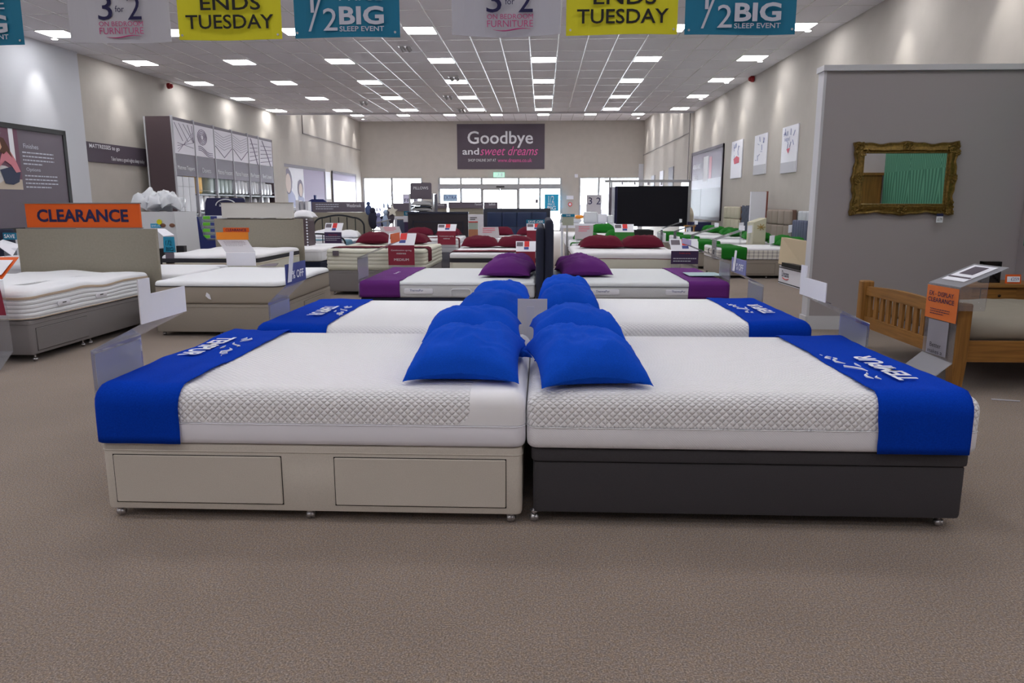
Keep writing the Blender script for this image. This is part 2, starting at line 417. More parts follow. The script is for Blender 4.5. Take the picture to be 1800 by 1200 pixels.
# partition bay on the right, with its side return
mb = MB(); mb.box(3.16, 5.6, 8.75, 8.9, 0, 2.92); struct('wall_partition', mb, M_part)
mb = MB(); mb.box(3.11, 5.68, 8.7, 8.93, 2.92, 2.98); struct('trim_3', mb, M_trim)
mb = MB(); mb.box(3.13, 3.16, 8.74, 8.91, 0, 2.92); struct('trim_4', mb, M_trim)
mb = MB(); mb.box(5.48, 5.66, -4, 8.75, 0, 2.98); struct('wall_alcove', mb, M_part)
mb = MB(); mb.box(3.14, 5.48, 8.732, 8.75, 0, .16); mb.box(3.11, 3.13, 8.72, 8.92, 0, .16); struct('baseboard_partition', mb, M_trim)
# wall seams
mb = MB(); y0 = atx(1217, 215, 5.42)[0]
mb.box(5.40, 5.43, YE + .15, YE + .22, 0, ZH - .02); mb.box(5.40, 5.43, YE + .2, YB, 4.05, 4.08); struct('trim_5', mb, M_div_m)
mb = MB(); mb.box(-10.01, -9.98, 31.2, YB, 4.35, 4.38); mb.box(-10.01, -9.98, 31.2, 31.23, 4.35, ZH); struct('trim_6', mb, M_div_m)
mb = MB(); mb.box(5.18, 5.42, YB - .12, YB, 0, 3.6); struct('trim_7', mb, M_white_paint)
# outside
mb = MB(); mb.box(-60, 60, YB + .3, 140, -.06, -.02); struct('floor_car_park', mb, mat('pale_paving', (205, 205, 205), .9))

# ---------------------------------------------------------------- ceiling lights
def ceil_light(x, y, z, label):
    t = thing('ceiling_light', label, 'ceiling light', (x, y, z), 'square ceiling light panels')
    mb = MB(); mb.box(x - .3, x + .3, y - .3, y + .3, z - .012, z - .002); part(t, 'frame', mb, M_bar)
    mb = MB(); mb.box(x - .282, x + .282, y - .282, y + .282, z - .016, z - .0125); part(t, 'diffuser', mb, M_lamp)
    return t
L0 = ceil_light(0, 18.15, ZC, 'square white light panel set in the grey tiled ceiling')
for i in range(-4, 3):
    for j in range(-7, 4):
        if i == 0 and j == 0: continue
        c = copy_tree(L0); c.location = (2.415 * i, 18.15 + 3.05 * j, ZC)
for i in range(-4, 3):
    for j, y in enumerate((31.6, 34.9, 38.2)):
        c = copy_tree(L0); c.location = (2.35 * i, y, ZH)

# ceiling spotlights: washers near the side walls, and cluster spots
def spot(x, y, z, tgt, label, energy, size=50, group='wall washing ceiling spotlights', blend=.9):
    t = thing('ceiling_spotlight', label, 'spotlight', (x, y, z), group)
    mb = MB(); mb.tube([(x, y, z - .001), (x, y, z - .02)], .075, 16); part(t, 'rim', mb, M_bar)
    mb = MB(); mb.tube([(x, y, z - .018), (x, y, z - .026)], .055, 16); part(t, 'lens', mb, M_spot)
    if energy:
        l = bpy.data.lights.new('spot_beam', 'SPOT'); l.energy = energy; l.spot_size = math.radians(size); l.spot_blend = blend; l.shadow_soft_size = .04
        l.color = (1, .96, .9)
        o = bpy.data.objects.new('spot_beam', l); COL.objects.link(o); o.parent = t; o.location = (0, 0, -.04)
        o.rotation_euler = (Vector(tgt) - Vector((x, y, z))).to_track_quat('-Z', 'Y').to_euler()
    return t
for y in (4.2, 7.0, 9.8, 12.4, 15.4, 18.5, 21.6, 24.8, 27.5):
    spot(XR(y) - .5, y, ZC, (XR(y) + .05, y, 3.0), 'small round spotlight in the ceiling beside the right wall', 60)
for y in (6, 9.2, 12.4, 15.5, 18.4, 21.4, 24.2, 26.9):
    spot(XL(y) + .55, y, ZC, (XL(y) - .05, y, 3.0), 'small round spotlight in the ceiling beside the left wall', 60)
for y in (30.2, 32.6, 35, 37.6, 39.8):
    spot(5.42 - .5, y, ZH, (5.47, y, 4.0), 'small round spotlight in the raised far ceiling beside the right wall', 90)
    spot(-10 + .5, y, ZH, (-10.05, y, 4.0), 'small round spotlight in the raised far ceiling beside the left wall', 90)
def twin(px, py, label):
    x, y = atz(px, py, ZC - .06)
    t = thing('twin_spotlight', label, 'spotlight', (x, y, ZC), 'adjustable ceiling spotlights')
    mb = MB(); mb.box(x - .14, x + .14, y - .08, y + .08, ZC - .03, ZC); part(t, 'housing', mb, M_bar)
    for s in (-.07, .07):
        mb = MB(); mb.tube([(x + s, y, ZC - .02), (x + s + .05, y + .05, ZC - .11)], .045, 12); part(t, 'lamp_head', mb, M_alu)
twin(711, 85, 'silver twin spotlight on the ceiling, nearest to the camera')
twin(797, 138, 'silver twin spotlight on the ceiling beside a light panel, second from the camera')
twin(787, 171, 'silver twin spotlight on the ceiling, third from the camera')
twin(810, 194, 'silver twin spotlight on the ceiling just before the raised far section')
twin(638, 181, 'dark small twin spotlight on the ceiling left of the others')
def alarm(px, py, side, label):
    X = (XL(22) + .03) if side < 0 else (XR(20) - .03)
    y, z = atx(px, py, X)
    mb = MB(); mb.tube([(X, y, z), (X - side * .08, y, z)], .08, 14); mb.ball((X - side * .09, y, z), .06, 10, 6)
    solo('fire_alarm_sounder', mb, mat('alarm_red', (150, 30, 36), .4), label, 'alarm', (X, y, z))
alarm(295, 151, -1, 'red round fire alarm sounder high on the left wall')
alarm(1325, 139, 1, 'dark red fire alarm sounder high on the right wall')

# ---------------------------------------------------------------- hanging banners
BY = 5.7
def banner(pxa, pxb, pyb, m, kind, label, tilt=0):
    xa, zb = aty(pxa, pyb, BY); xb, _ = aty(pxb, pyb, BY); w = .80; zt = zb + 1.18
    if pxa == 0: xa = xb - w
    cx = (xa + xb) / 2
    t = thing('hanging_banner', label, 'banner', (cx, BY, zb), 'promotional banners hanging in a row')
    mb = MB(); n = 10
    for i in range(n):
        def P(k, z):
            f = k / n; return (xa + (xb - xa) * f, BY + .02 * math.sin(f * 5 + cx * 3) * (1 - (z - zb) / 1.5), z - .015 * math.sin(f * math.pi) * (m is M_silver) * (1 if z == zb else 0))
        mb.sheet([P(i, zb), P(i + 1, zb), P(i + 1, zt), P(i, zt)], .003)
    part(t, 'cloth', mb, m)
    mb = MB(); mb.box(xa - .01, xb + .01, BY - .012, BY + .012, zt, zt + .025); part(t, 'header_rail', mb, M_alu)
    for s in (xa + .08, xb - .08):
        mb = MB(); mb.tube([(s, BY, zt + .02), (s, BY, ZC)], .003, 6); part(t, 'cord', mb, M_alu)
    if kind != 'silver':
        for s in (xa + .03, xb - .03):
            mb = MB(); mb.tube([(s, BY - .022, zb + .03), (s, BY - .028, zb + .03)], .008, 10); part(t, 'eyelet', mb, M_alu)
    R = (1, 0, 0); U = (0, 0, 1); lf = .026
    def T(s, u, z, wd, h, mm, **k): write(t, s, (xa + (xb - xa) * u, BY, zb + z), R, U, wd, h, mm, lift=lf, **k)
    if kind == 'silver':
        T('3', .39, .235, .11, .175, M_navyink); T('2', .68, .235, .105, .175, M_navyink); T('for', .535, .224, .068, .044, M_navyink)
        T('ON BEDROOM', .537, .120, .335, .034, M_pinkink); T('FURNITURE', .537, .071, .335, .046, M_pinkink)
        mb = MB(); pts = [(xa + (xb - xa) * (.38 + .35 * k / 12), BY - lf, zb + .030 - .008 * math.sin(k / 12 * 6.0)) for k in range(13)]
        mb.tube(pts, [.001 + .004 * math.sin(k / 12 * math.pi) for k in range(13)], 6); part(t, 'swoosh', mb, M_pinkink)
    elif kind == 'yellow':
        T('ENDS', .52, .252, .45, .10, M_blackink, bold=.012); T('TUESDAY', .505, .122, .66, .10, M_blackink, bold=.012)
    else:
        T('1', .19, .25, .025, .16, M_print_s); T('2', .355, .122, .105, .155, M_print_s)
        mb = MB(); mb.sheet([(xa + .115, BY - lf, zb + .040), (xa + .133, BY - lf, zb + .040), (xa + .275, BY - lf, zb + .42), (xa + .257, BY - lf, zb + .42)], .002); part(t, 'fraction_bar', mb, M_print_s)
        T('PRICE', .65, .29, .32, .08, M_print_s); T('BIG', .65, .148, .33, .128, M_print_s, bold=.03); T('SLEEP EVENT', .65, .056, .33, .035, M_print_s, bold=.008)
banner(0, 47, 80, M_teal, 'teal', 'teal half price sleep event banner cut by the left edge of the picture')
banner(125, 300, 74, M_silver, 'silver', 'silver 3 for 2 furniture banner hanging left of the left yellow banner')
banner(317, 498, 71, M_yellow, 'yellow', 'left of the two yellow ENDS TUESDAY banners')
banner(518, 703, 67, M_teal, 'teal', 'teal half price banner hanging just right of the left yellow banner')
banner(795, 985, 62, M_silver, 'silver', 'silver 3 for 2 furniture banner hanging left of the right yellow banner')
banner(995, 1190, 62, M_yellow, 'yellow', 'right of the two yellow ENDS TUESDAY banners')
banner(1202, 1397, 62, M_teal, 'teal', 'rightmost teal half price banner, right of the right yellow banner')

# ---------------------------------------------------------------- signs on the end wall
mb = MB(); x0, z1 = aty(803, 218, YB - .03); x1, z0 = aty(957, 297, YB - .03)
t = thing('wall_sign', 'large dark mauve Goodbye and sweet dreams sign above the entrance', 'sign', (x0, YB - .03, z0))
mb.box(x0, x1, YB - .03, YB, z0, z1); part(t, 'board', mb, M_dark_sign)
def onwall(t, s, pxa, pxb, pya, pyb, m, Y=YB - .03, **k):
    xa, za = aty(pxa, pyb, Y); xb, zb = aty(pxb, pya, Y)
    write(t, s, ((xa + xb) / 2, Y, (za + zb) / 2), (1, 0, 0), (0, 0, 1), xb - xa, zb - za, m, **k)
M_pinkb = mat('bright_pink_print', (226, 100, 168), .7)
onwall(t, 'Goodbye', 822, 937, 230, 260, M_print, lift=.02, bold=.012); onwall(t, 'and', 813, 842, 260, 272, M_print, lift=.02, bold=.015)
onwall(t, 'sweet dreams', 844, 946, 257, 273, M_pinkb, lift=.02, shear=.35); onwall(t, 'SHOP ONLINE 24/7 AT', 823, 872, 279, 284, M_print, lift=.02)
onwall(t, 'www.dreams.co.uk', 875, 935, 278, 285, M_pinkb, lift=.02)
x, z = aty(877, 307, YB - .15)
t = thing('exit_sign', 'green running man fire exit sign above the entrance doors', 'sign', (x, YB - .12, z))
mb = MB(); mb.box(x - .3, x + .3, YB - .14, YB - .1, z - .13, z + .13); part(t, 'panel', mb, emis('exit_green', (.05, .55, .35), .8))
mb = MB(); mb.ball((x - .02, YB - .145, z + .07), .03, 8, 5, (1, .2, 1)); mb.box(x - .05, x + .02, YB - .146, YB - .141, z - .04, z + .05); mb.box(x - .12, x - .02, YB - .146, YB - .141, z - .07, z - .04); mb.box(x + .1, x + .2, YB - .146, YB - .141, z - .09, z + .09)
part(t, 'pictogram', mb, M_print)
mb = MB(); mb.box(x - .02, x + .02, YB - .13, YB, z + .13, z + .17); part(t, 'bracket', mb, M_alu)
for px, py, w_, h_, nm, lb in ((1002, 347, .38, .2, 'wall_heater', 'grey wall unit on the pillar between shop windows'), (1013, 309, .18, .18, 'alarm_box', 'small white alarm box high on the pillar beside the entrance')):
    x, z = aty(px, py, YB); mb = MB(); mb.loft(x - w_ / 2, x + w_ / 2, YB - .08, YB, [(0, z - h_ / 2), (0, z + h_ / 2)], .02); solo(nm, mb, M_card, lb, 'wall unit', (x, YB, z - h_ / 2))
x, z = aty(1002, 359, YB); mb = MB()
mb.tube([(x, YB, z), (x, YB - .03, z)], .11, 20); o = solo('round_notice', mb, M_redp, 'small round red notice on the pillar beside the entrance', 'notice', (x, YB, z))
mb = MB(); mb.tube([(x, YB - .03, z), (x, YB - .04, z)], .07, 16); part(o, 'white_centre', mb, M_card)
# banners stuck in the windows
def poster(name, label, pxa, pxb, pya, pyb, Y, m, texts=(), group=None, cat='poster', thick=.01):
    xa, zb = aty(pxa, pya, Y); xb, za = aty(pxb, pyb, Y)
    t = thing(name, label, cat, ((xa + xb) / 2, Y, za), group)
    mb = MB(); mb.box(xa, xb, Y, Y + thick, za, zb); part(t, 'sheet', mb, m)
    for tx in texts: onwall(t, tx[0], *tx[1:5], tx[5], Y=Y, lift=.006, **(tx[6] if len(tx) > 6 else {}))
    return t
poster('window_poster', 'teal half price BIG poster hanging in the shop window', 957, 982, 341, 371, YB - .25, mat('lit_teal', (40, 160, 205), .7), [('1/2', 964, 974, 344, 356, M_print, {}), ('PRICE', 963, 975, 357, 361, M_print), ('BIG', 962, 977, 362, 369, M_print, {'bold': .02})], 'posters in the shop windows')
poster('window_poster', 'silver 3 for 2 poster in the right hand shop window', 1031, 1057, 342, 378, YB - .25, M_silver, [('3', 1034, 1041, 347, 359, M_navyink), ('2', 1048, 1056, 347, 359, M_navyink)], 'posters in the shop windows')
poster('window_poster', 'pale blue EXTRA poster in the window left of the doors', 779, 804, 341, 354, YB - .25, mat('pale_blue_card', (170, 200, 230), .7), [('EXTRA', 780, 803, 344, 350, M_bluep)], 'posters in the shop windows')
poster('window_poster', 'pale lilac FREE poster in the left window, half behind the pillow stand', 708, 735, 341, 357, YB - .25, mat('pale_lilac_card', (205, 205, 228), .7), [('FREE', 711, 733, 349, 355, M_navyink)], 'posters in the shop windows')
poster('door_notice', 'small dark notice stuck on the glass entrance door', 941, 946, 350, 357, YB - .05, M_grey_sign, cat='notice')

# ---------------------------------------------------------------- side wall posters
def wallposter(name, label, side, p, m, frame=None, group=None, cat='poster', th=.02, X=None):
    """p = (px_a, py_top, px_b, py_bottom): seen on a side wall"""
    ya, z1 = atx(p[0], p[1], X); yb, _ = atx(p[2], p[1], X); _, z0 = atx(p[2], p[3], X)
    if ya > yb: ya, yb = yb, ya
    return ya, yb
def sideposter(name, label, side, ya, yb, z0, z1, m, frame=None, fw=.07, cat='poster', group=None):
    Xf = (XL if side < 0 else XR)
    if (ya + yb) / 2 > YE: X = -10.0 if side < 0 else 5.42
    else: X = Xf((ya + yb) / 2)
    if side < 0 and yb < 16.9: X += .07
    s = -side; t = thing(name, label, cat, (X + s * .02, (ya + yb) / 2, z0), group)
    xa, xb = X + s * .005, X + s * .03
    sl = .042 if side < 0 and ya < YE else (-.0105 if side > 0 and 12 < ya < YE else 0)
    def B(mb, y0, y1, za, zb, x0, x1):
        ym = (ya + yb) / 2; v = []
        for z in (za, zb):
            for xx, yy in ((x0, y0), (x1, y0), (x1, y1), (x0, y1)): v.append((xx + sl * (yy - ym), yy, z))
        mb.add(v, [(3, 2, 1, 0), (4, 5, 6, 7), (0, 1, 5, 4), (1, 2, 6, 5), (2, 3, 7, 6), (3, 0, 4, 7)])
    mb = MB(); B(mb, ya, yb, z0, z1, xa, xb); part(t, 'sheet', mb, m, smooth=False)
    if frame:
        mb = MB()
        for q in ((ya, yb, z0, z0 + fw), (ya, yb, z1 - fw, z1), (ya, ya + fw, z0, z1), (yb - fw, yb, z0, z1)): B(mb, *q, xa, X + s * .05)
        part(t, 'frame', mb, frame, smooth=False)
    def rect(nm, y0, y1, za, zb, mm, lv=1):
        mb = MB(); B(mb, y0, y1, za, zb, X + s * .03, X + s * (.03 + .003 * lv)); return part(t, nm, mb, mm, smooth=False)
    def poly(nm, pts, mm, lv=2):
        mb = MB(); ym = (ya + yb) / 2; mb.sheet([(X + s * (.03 + .004 * lv) + sl * (y - ym), y, z) for y, z in pts], .003); return part(t, nm, mb, mm, smooth=False)
    def tx(sx, y, z, w, h, mm, **k):
        ym = (ya + yb) / 2
        R = (sl * (1 if side < 0 else -1), 1 if side < 0 else -1, 0)
        write(t, sx, (X + s * .04 + sl * (y - ym), y, z), R, (0, 0, 1), w, h, mm, lift=.006, **k)
    return t, rect, poly, tx, X
# left wall, nearest: framed poster with a kneeling figure
t, rect, poly, tx, X = sideposter('framed_wall_poster', 'large black framed poster on the left wall with a kneeling woman in pink', -1, 12.4, 16.15, .9, 3.03, M_grey_sign, M_black, .1)
rect('picture_background', 12.5, 14.72, 1.75, 2.93, mat('poster_cream', (196, 184, 170), .7))
rect('picture_curtain', 14.1, 14.72, 1.95, 2.93, mat('poster_plum', (112, 78, 96), .7), 2)
rect('picture_window', 14.48, 14.6, 2.2, 2.93, M_print, 3)
poly('picture_headboard', [(13.0, 2.25), (14.3, 2.83), (14.05, 2.6), (13.0, 2.0)], M_div_m, 2)
poly('picture_bed', [(12.6, 1.78), (13.9, 1.76), (14.6, 2.1), (14.3, 2.2), (13.3, 2.25), (12.6, 2.1)], mat('poster_sheet', (206, 204, 206), .7), 2)
poly('picture_jeans', [(14.25, 1.86), (14.45, 1.84), (14.62, 1.9), (14.68, 2.1), (14.5, 2.2), (14.15, 2.12), (14.2, 1.98)], mat('poster_denim', (50, 58, 84), .7), 4)
poly('picture_top', [(14.1, 2.14), (14.22, 2.4), (14.32, 2.56), (14.42, 2.54), (14.56, 2.35), (14.68, 2.1), (14.56, 2.08), (14.45, 2.22), (14.3, 2.3), (14.0, 2.13)], mat('poster_pink', (206, 128, 142), .7), 5)
poly('picture_hair', [(14.12, 2.5), (14.1, 2.66), (14.2, 2.75), (14.32, 2.72), (14.42, 2.56), (14.5, 2.36), (14.36, 2.48), (14.28, 2.42)], mat('poster_hair', (84, 52, 38), .7), 6)
poly('picture_face', [(14.14, 2.52), (14.14, 2.64), (14.21, 2.66), (14.24, 2.55), (14.2, 2.5)], mat('poster_skin', (206, 160, 136), .7), 7)
tx('Finishes', 15.05, 2.62, .42, .09, M_print_s); tx('Options', 15.05, 2.15, .40, .09, M_print_s); tx('Sizes', 15.05, 1.35, .25, .06, M_print_s)
lines(t, (X + .075, 15.25, 2.48), (.042, 1, 0), (0, 0, 1), .9, 4, .075, .025, M_print_s, seed=2)
lines(t, (X + .075, 15.28, 2.02), (.042, 1, 0), (0, 0, 1), .95, 4, .075, .025, M_print_s, seed=3)
# mattresses to go strip
t, rect, poly, tx, X = sideposter('wall_sign', 'long dark mauve Mattresses to go strip sign on the left wall beside the tall shelving', -1, 16.95, 19.35, 2.43, 2.88, M_dark_sign, cat='sign')
tx('MATTRESSES to go', 17.6, 2.78, 1.15, .12, M_print, bold=.01); tx('Take home a good nights sleep today', 18.5, 2.53, 1.4, .12, M_print)
# posters beyond the shelving
t, rect, poly, tx, X = sideposter('framed_wall_poster', 'wide framed poster of two faces on the left wall beyond the shelving', -1, 27.3, 33.6, 1.2, 3.02, M_card, M_grey_sign, .12)
rect('purple_panel', 30.9, 33.5, 1.3, 2.9, mat('lilac_print', (168, 160, 186), .7))
ell = lambda cy, cz, a, b, n=14: [(cy + a * math.cos(6.2832 * k / n), cz + b * math.sin(6.2832 * k / n)) for k in range(n)]
M_lil = mat('shoulder_print', (176, 182, 214), .7)
poly('first_shoulders', [(28.3, 1.35), (30.0, 1.35), (29.8, 1.8), (29.4, 2.05), (28.9, 2.05), (28.5, 1.8)], M_lil, 2); poly('second_shoulders', [(30.05, 1.35), (30.85, 1.35), (30.8, 1.7), (30.5, 1.85), (30.2, 1.8)], M_lil, 2)
poly('first_hair', ell(29.15, 2.35, .42, .5), mat('grey_print', (130, 124, 146), .7), 3); poly('second_hair', ell(30.45, 2.1, .3, .36), MATS['grey_print'], 3)
poly('first_face', ell(29.15, 2.28, .27, .38), mat('pale_skin_print', (222, 208, 204), .7), 4); poly('second_face', ell(30.45, 2.04, .2, .27), MATS['pale_skin_print'], 4)
t, rect, poly, tx, X = sideposter('wall_poster', 'narrow white poster between the two framed posters on the far left wall', -1, 33.9, 34.9, 1.7, 2.94, M_card)
t, rect, poly, tx, X = sideposter('framed_wall_poster', 'pale framed poster on the left wall nearest the shop window', -1, 35.2, 39.7, 1.2, 3.02, M_card, M_grey_sign, .1)
rect('purple_top', 35.3, 39.6, 2.6, 2.92, MATS['lilac_print'])
# right wall
t, rect, poly, tx, X = sideposter('framed_wall_poster', 'large grey and white framed adjustable bed poster on the right wall', 1, 23.45, 28.05, .95, 3.3, mat('mauve_print', (122, 112, 130), .5), M_dark_sign, .1)
rect('lower_panel', 23.55, 27.95, 1.05, 1.98, mat('mauve_dark_print', (92, 82, 94), .5)); rect('lower_shade', 26.3, 27.95, 1.05, 1.98, mat('plum_dark_print', (62, 52, 60), .5), 2); rect('painted_glare', 23.55, 27.95, 1.98, 2.3, mat('glare_tint', (176, 176, 190), .5)); rect('white_column', 25.4, 26.1, 2.2, 3.05, M_print, 2); rect('pink_column', 24.9, 25.25, 2.3, 3.0, mat('rose_print', (180, 120, 136), .5), 2)  # pale middle band: glare on the poster, put in as flat colour
tx('ADJUSTABLE', 27.1, 2.75, 1.2, .2, M_print); tx('BEDS', 27.3, 2.4, .6, .18, M_print)
M_sketch = mat('blue_sketch_print', (120, 130, 180), .7); M_rs = mat('red_sketch_print', (206, 92, 110), .7)
for (ya, yb, z0, z1, lb, k) in ((21.35, 22.5, 2.2, 3.25, 'small white poster with a red shape on the right wall, nearest the framed one', 0), (19.15, 20.2, 2.22, 3.22, 'middle of the three small white posters on the right wall', 1), (16.95, 18.0, 2.17, 3.21, 'small white poster on the right wall nearest the partition', 2)):
    t, rect, poly, tx, X = sideposter('wall_poster', lb, 1, ya, yb, z0, z1, M_card, group='small white posters on the right wall')
    rnd = random.Random(k); mb = MB()
    for q in range(9):
        y = rnd.uniform(ya + .2, yb - .2); z = rnd.uniform(z0 + .35, z1 - .15); a = rnd.uniform(0, 3)
        mb.tube([(X - .036, y, z), (X - .036, y + .14 * math.cos(a), z + .14 * math.sin(a))], .006, 4)
    part(t, 'sketch_lines', mb, M_sketch)
    if k == 0: poly('red_shape', [(21.6, 2.62), (22.1, 2.6), (22.2, 2.75), (21.9, 2.82), (21.6, 2.76)], M_rs)
    else: rect('grey_footer', ya, yb, z0, z0 + .24, M_silver)
    if k == 2: tx('All', 17.7, 3.05, .3, .1, M_bluep); tx('tested', 17.6, 2.93, .35, .09, M_bluep); poly('red_mark', [(17.5, 2.6), (17.62, 2.7), (17.4, 2.72)], M_rs)
for ya, yb, z0, z1, mm, lb in ((36.6, 37.7, 2.1, 2.85, M_grey_sign, 'small mauve notice on the far right wall, nearest the shop window'), (34.0, 35.0, 2.0, 2.95, M_card, 'small white notice between two mauve notices on the far right wall'), (31.4, 32.6, 2.0, 3.0, M_grey_sign, 'small mauve notice on the far right wall, third from the window')):
    sideposter('wall_notice', lb, 1, ya, yb, z0, z1, mm, cat='notice', group='notices on the far right wall')
# ================================================================ BED TOOLKIT
class Bed:
    """local frame: u runs from foot to head, v across; axis-aligned in the room"""
    def __init__(s, ox, oy, du, dv, L, Wd):
        s.o = Vector((ox, oy)); s.du = Vector(du); s.dv = Vector(dv); s.L = L; s.W = Wd
    def w(s, u, v, z): p = s.o + s.du * u + s.dv * v; return (p.x, p.y, z)
    def rect(s, u0, u1, v0, v1):
        a = s.w(u0, v0, 0); b = s.w(u1, v1, 0); return min(a[0], b[0]), max(a[0], b[0]), min(a[1], b[1]), max(a[1], b[1])
def castor(par, x, y, h=.055):
    mb = MB(); mb.ball((x - .004, y, .0225), .0215, 14, 9, (.8, 1, 1)); mb.ball((x + .012, y, .0225), .018, 12, 8, (.7, 1, 1)); mb.tube([(x, y, .02), (x, y, h + .012)], .008, 8)
    mb.tube([(x, y, h - .004), (x, y, h + .004)], .02, 10); part(par, 'castor', mb, M_chrome)
def divan(bed, label, fab, z1=.375, z0=.05, drawers=(), lid=None, castors=True, half=None, ins=.01, group=None, cpos=None):
    x0, x1, y0, y1 = bed.rect(0, bed.L, 0, bed.W)
    x0 += ins; x1 -= ins; y0 += ins; y1 -= ins
    t = thing('divan_base', label, 'bed base', ((x0 + x1) / 2, (y0 + y1) / 2, 0), group)
    zt = lid if lid else z1
    mb = MB(); mb.loft(x0, x1, y0, y1, [(.02, z0), (.004, z0 + .006), (0, z0 + .02), (0, zt - .012), (.004, zt - .003), (.012, zt)], .03, 2, 4)
    part(t, 'body', mb, fab)
    if lid:
        mb = MB(); mb.loft(x0 - .008, x1 + .008, y0 - .008, y1 + .008, [(.01, zt + .002), (.002, zt + .006), (0, zt + .015), (0, z1 - .02), (.004, z1 - .006), (.015, z1)], .035, 2, 4); part(t, 'lid', mb, fab)
    else:
        mb = MB(); z = z1 - .035
        mb.loft(x0, x1, y0, y1, [(-.001, z - .004), (-.004, z - .001), (-.004, z + .001), (-.001, z + .004)], .032, 2, 4, cap=False); part(t, 'seam_piping', mb, fab)
    for (side, a, b, za, zb) in drawers:   # side: 'front' (low v) or 'end' (u=0); a..b along it
        mb = MB(); g = .0035
        if side == 'front': q = bed.rect(a, b, 0, 0); d = ins
        else: q = bed.rect(0, 0, a, b); d = ins
        if side == 'front':
            s = -1 if bed.dv.y > 0 else 1
            ax = 'y'; base = (y0 if bed.dv.y > 0 else y1) if abs(bed.dv.y) > .5 else None
        if side == 'front' and abs(bed.dv.y) > .5:
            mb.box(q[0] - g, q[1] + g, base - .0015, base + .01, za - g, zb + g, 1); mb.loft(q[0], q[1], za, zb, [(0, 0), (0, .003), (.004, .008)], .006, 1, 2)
            for i in range(8, len(mb.v)): vx, vy, vz = mb.v[i]; mb.v[i] = (vx, base - vz, vy)
        else:   # on an x-facing side
            qx = x1 if side == 'right' else x0; s = 1 if side == 'right' else -1
            ya, yb = a, b
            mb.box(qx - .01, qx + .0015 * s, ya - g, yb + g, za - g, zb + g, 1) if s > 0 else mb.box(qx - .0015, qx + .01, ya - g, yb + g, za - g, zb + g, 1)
            n = len(mb.v); mb.loft(ya, yb, za, zb, [(0, 0), (0, .003), (.004, .008)], .006, 1, 2)
            for i in range(n, len(mb.v)): vx, vy, vz = mb.v[i]; mb.v[i] = (qx + s * vz, vx, vy)
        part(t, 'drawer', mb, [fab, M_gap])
    if castors:
        P = cpos or [(x0 + .06, y0 + .07), (x1 - .06, y0 + .07), (x0 + .06, y1 - .07), (x1 - .06, y1 - .07), ((x0 + x1) / 2, y0 + .07)]
        for p in P: castor(t, p[0], p[1], z0)
    return t
def mattress(bed, label, z0, z1, kind, group=None, seam=None, top=None, side=None, piping=None, rt=.05, rc=.07, quilt=0, ext=(0, 0, 0, 0), tags=(), wavy=0, rows=0, pr_=.006):
    """kinds share one build: a border (side_panel), a quilted top_panel above the seam, and piping"""
    x0, x1, y0, y1 = bed.rect(0, bed.L, 0, bed.W)
    t = thing('mattress', label, 'mattress', ((x0 + x1) / 2, (y0 + y1) / 2, z0), group)
    ns = 24 if (wavy or rows) else 4
    sm = seam if seam else z1 - .03
    def wb(x, y, z):
        k = max(0, min(1, (z - z0) / (z1 - z0)))
        return (x, y, z + wavy * k * noise.noise(Vector((x * 2.2, y * 2.2, 3))) * 2)
    pr = [(.012, z0), (.003, z0 + .01), (0, z0 + .025)]
    if rows:
        for r_ in range(rows):
            a = z0 + .025 + (sm - z0 - .04) * r_ / rows; b = z0 + .025 + (sm - z0 - .04) * (r_ + 1) / rows
            pr += [(.004, a), (-.006, (a * .7 + b * .3)), (-.006, (a * .3 + b * .7)), (.004, b)]
    pr += [(0, sm - .012), (.004, sm)]
    mb = MB(); mb.loft(x0, x1, y0, y1, pr, rc, ns, 5, wb if wavy else None); part(t, 'side_panel', mb, side or M_side)
    h = z1 - sm; r = min(rt, h)
    pt = [(.006, sm), (.001, sm + .006)]
    if h > r + .01: pt += [(0, sm + (h - r) * .5), (0, z1 - r)]
    for k in range(1, 7):
        a = math.pi / 2 * k / 6; pt.append((r * (1 - math.cos(a)), z1 - r + r * math.sin(a)))
    for i in (.12, .3, .5):
        if i < min(x1 - x0, y1 - y0) / 2 - .05: pt.append((i, z1 + .006 * (i > .12)))
    mb = MB(); mb.loft(x0, x1, y0, y1, pt, rc, ns, 5, wb if wavy else None)
    part(t, 'top_panel', mb, top or M_matt)
    for z in ([sm] if piping is None else piping[0]):
        mb = MB(); pm = M_matt if piping is None else piping[1]
        mb.loft(x0, x1, y0, y1, [(.003, z - .8 * pr_), (-.65 * pr_, z - .5 * pr_), (-pr_, z), (-.65 * pr_, z + .5 * pr_), (.003, z + .8 * pr_)], rc, ns, 5, wb if wavy else None, cap=False)
        part(t, 'piping', mb, pm)
    return t
def prof_pt(bed, d, zt, r, drop, W):
    """point and normal (v,z) on the cross-section over the mattress: d = arc length from the front hem"""
    a = drop - r; q = r * math.pi / 2; flat = W - 2 * r
    if d < a: return (0, zt - drop + d), (-1, 0)
    d -= a
    if d < q: t = d / r; return (r - r * math.cos(t), zt - r + r * math.sin(t)), (-math.cos(t), math.sin(t))
    d -= q
    if d < flat: return (r + d, zt), (0, 1)
    d -= flat
    if d < q: t = d / r; return (W - r + r * math.sin(t), zt - r + r * math.cos(t)), (math.sin(t), math.cos(t))
    d -= q
    return (W, zt - r - d), (1, 0)
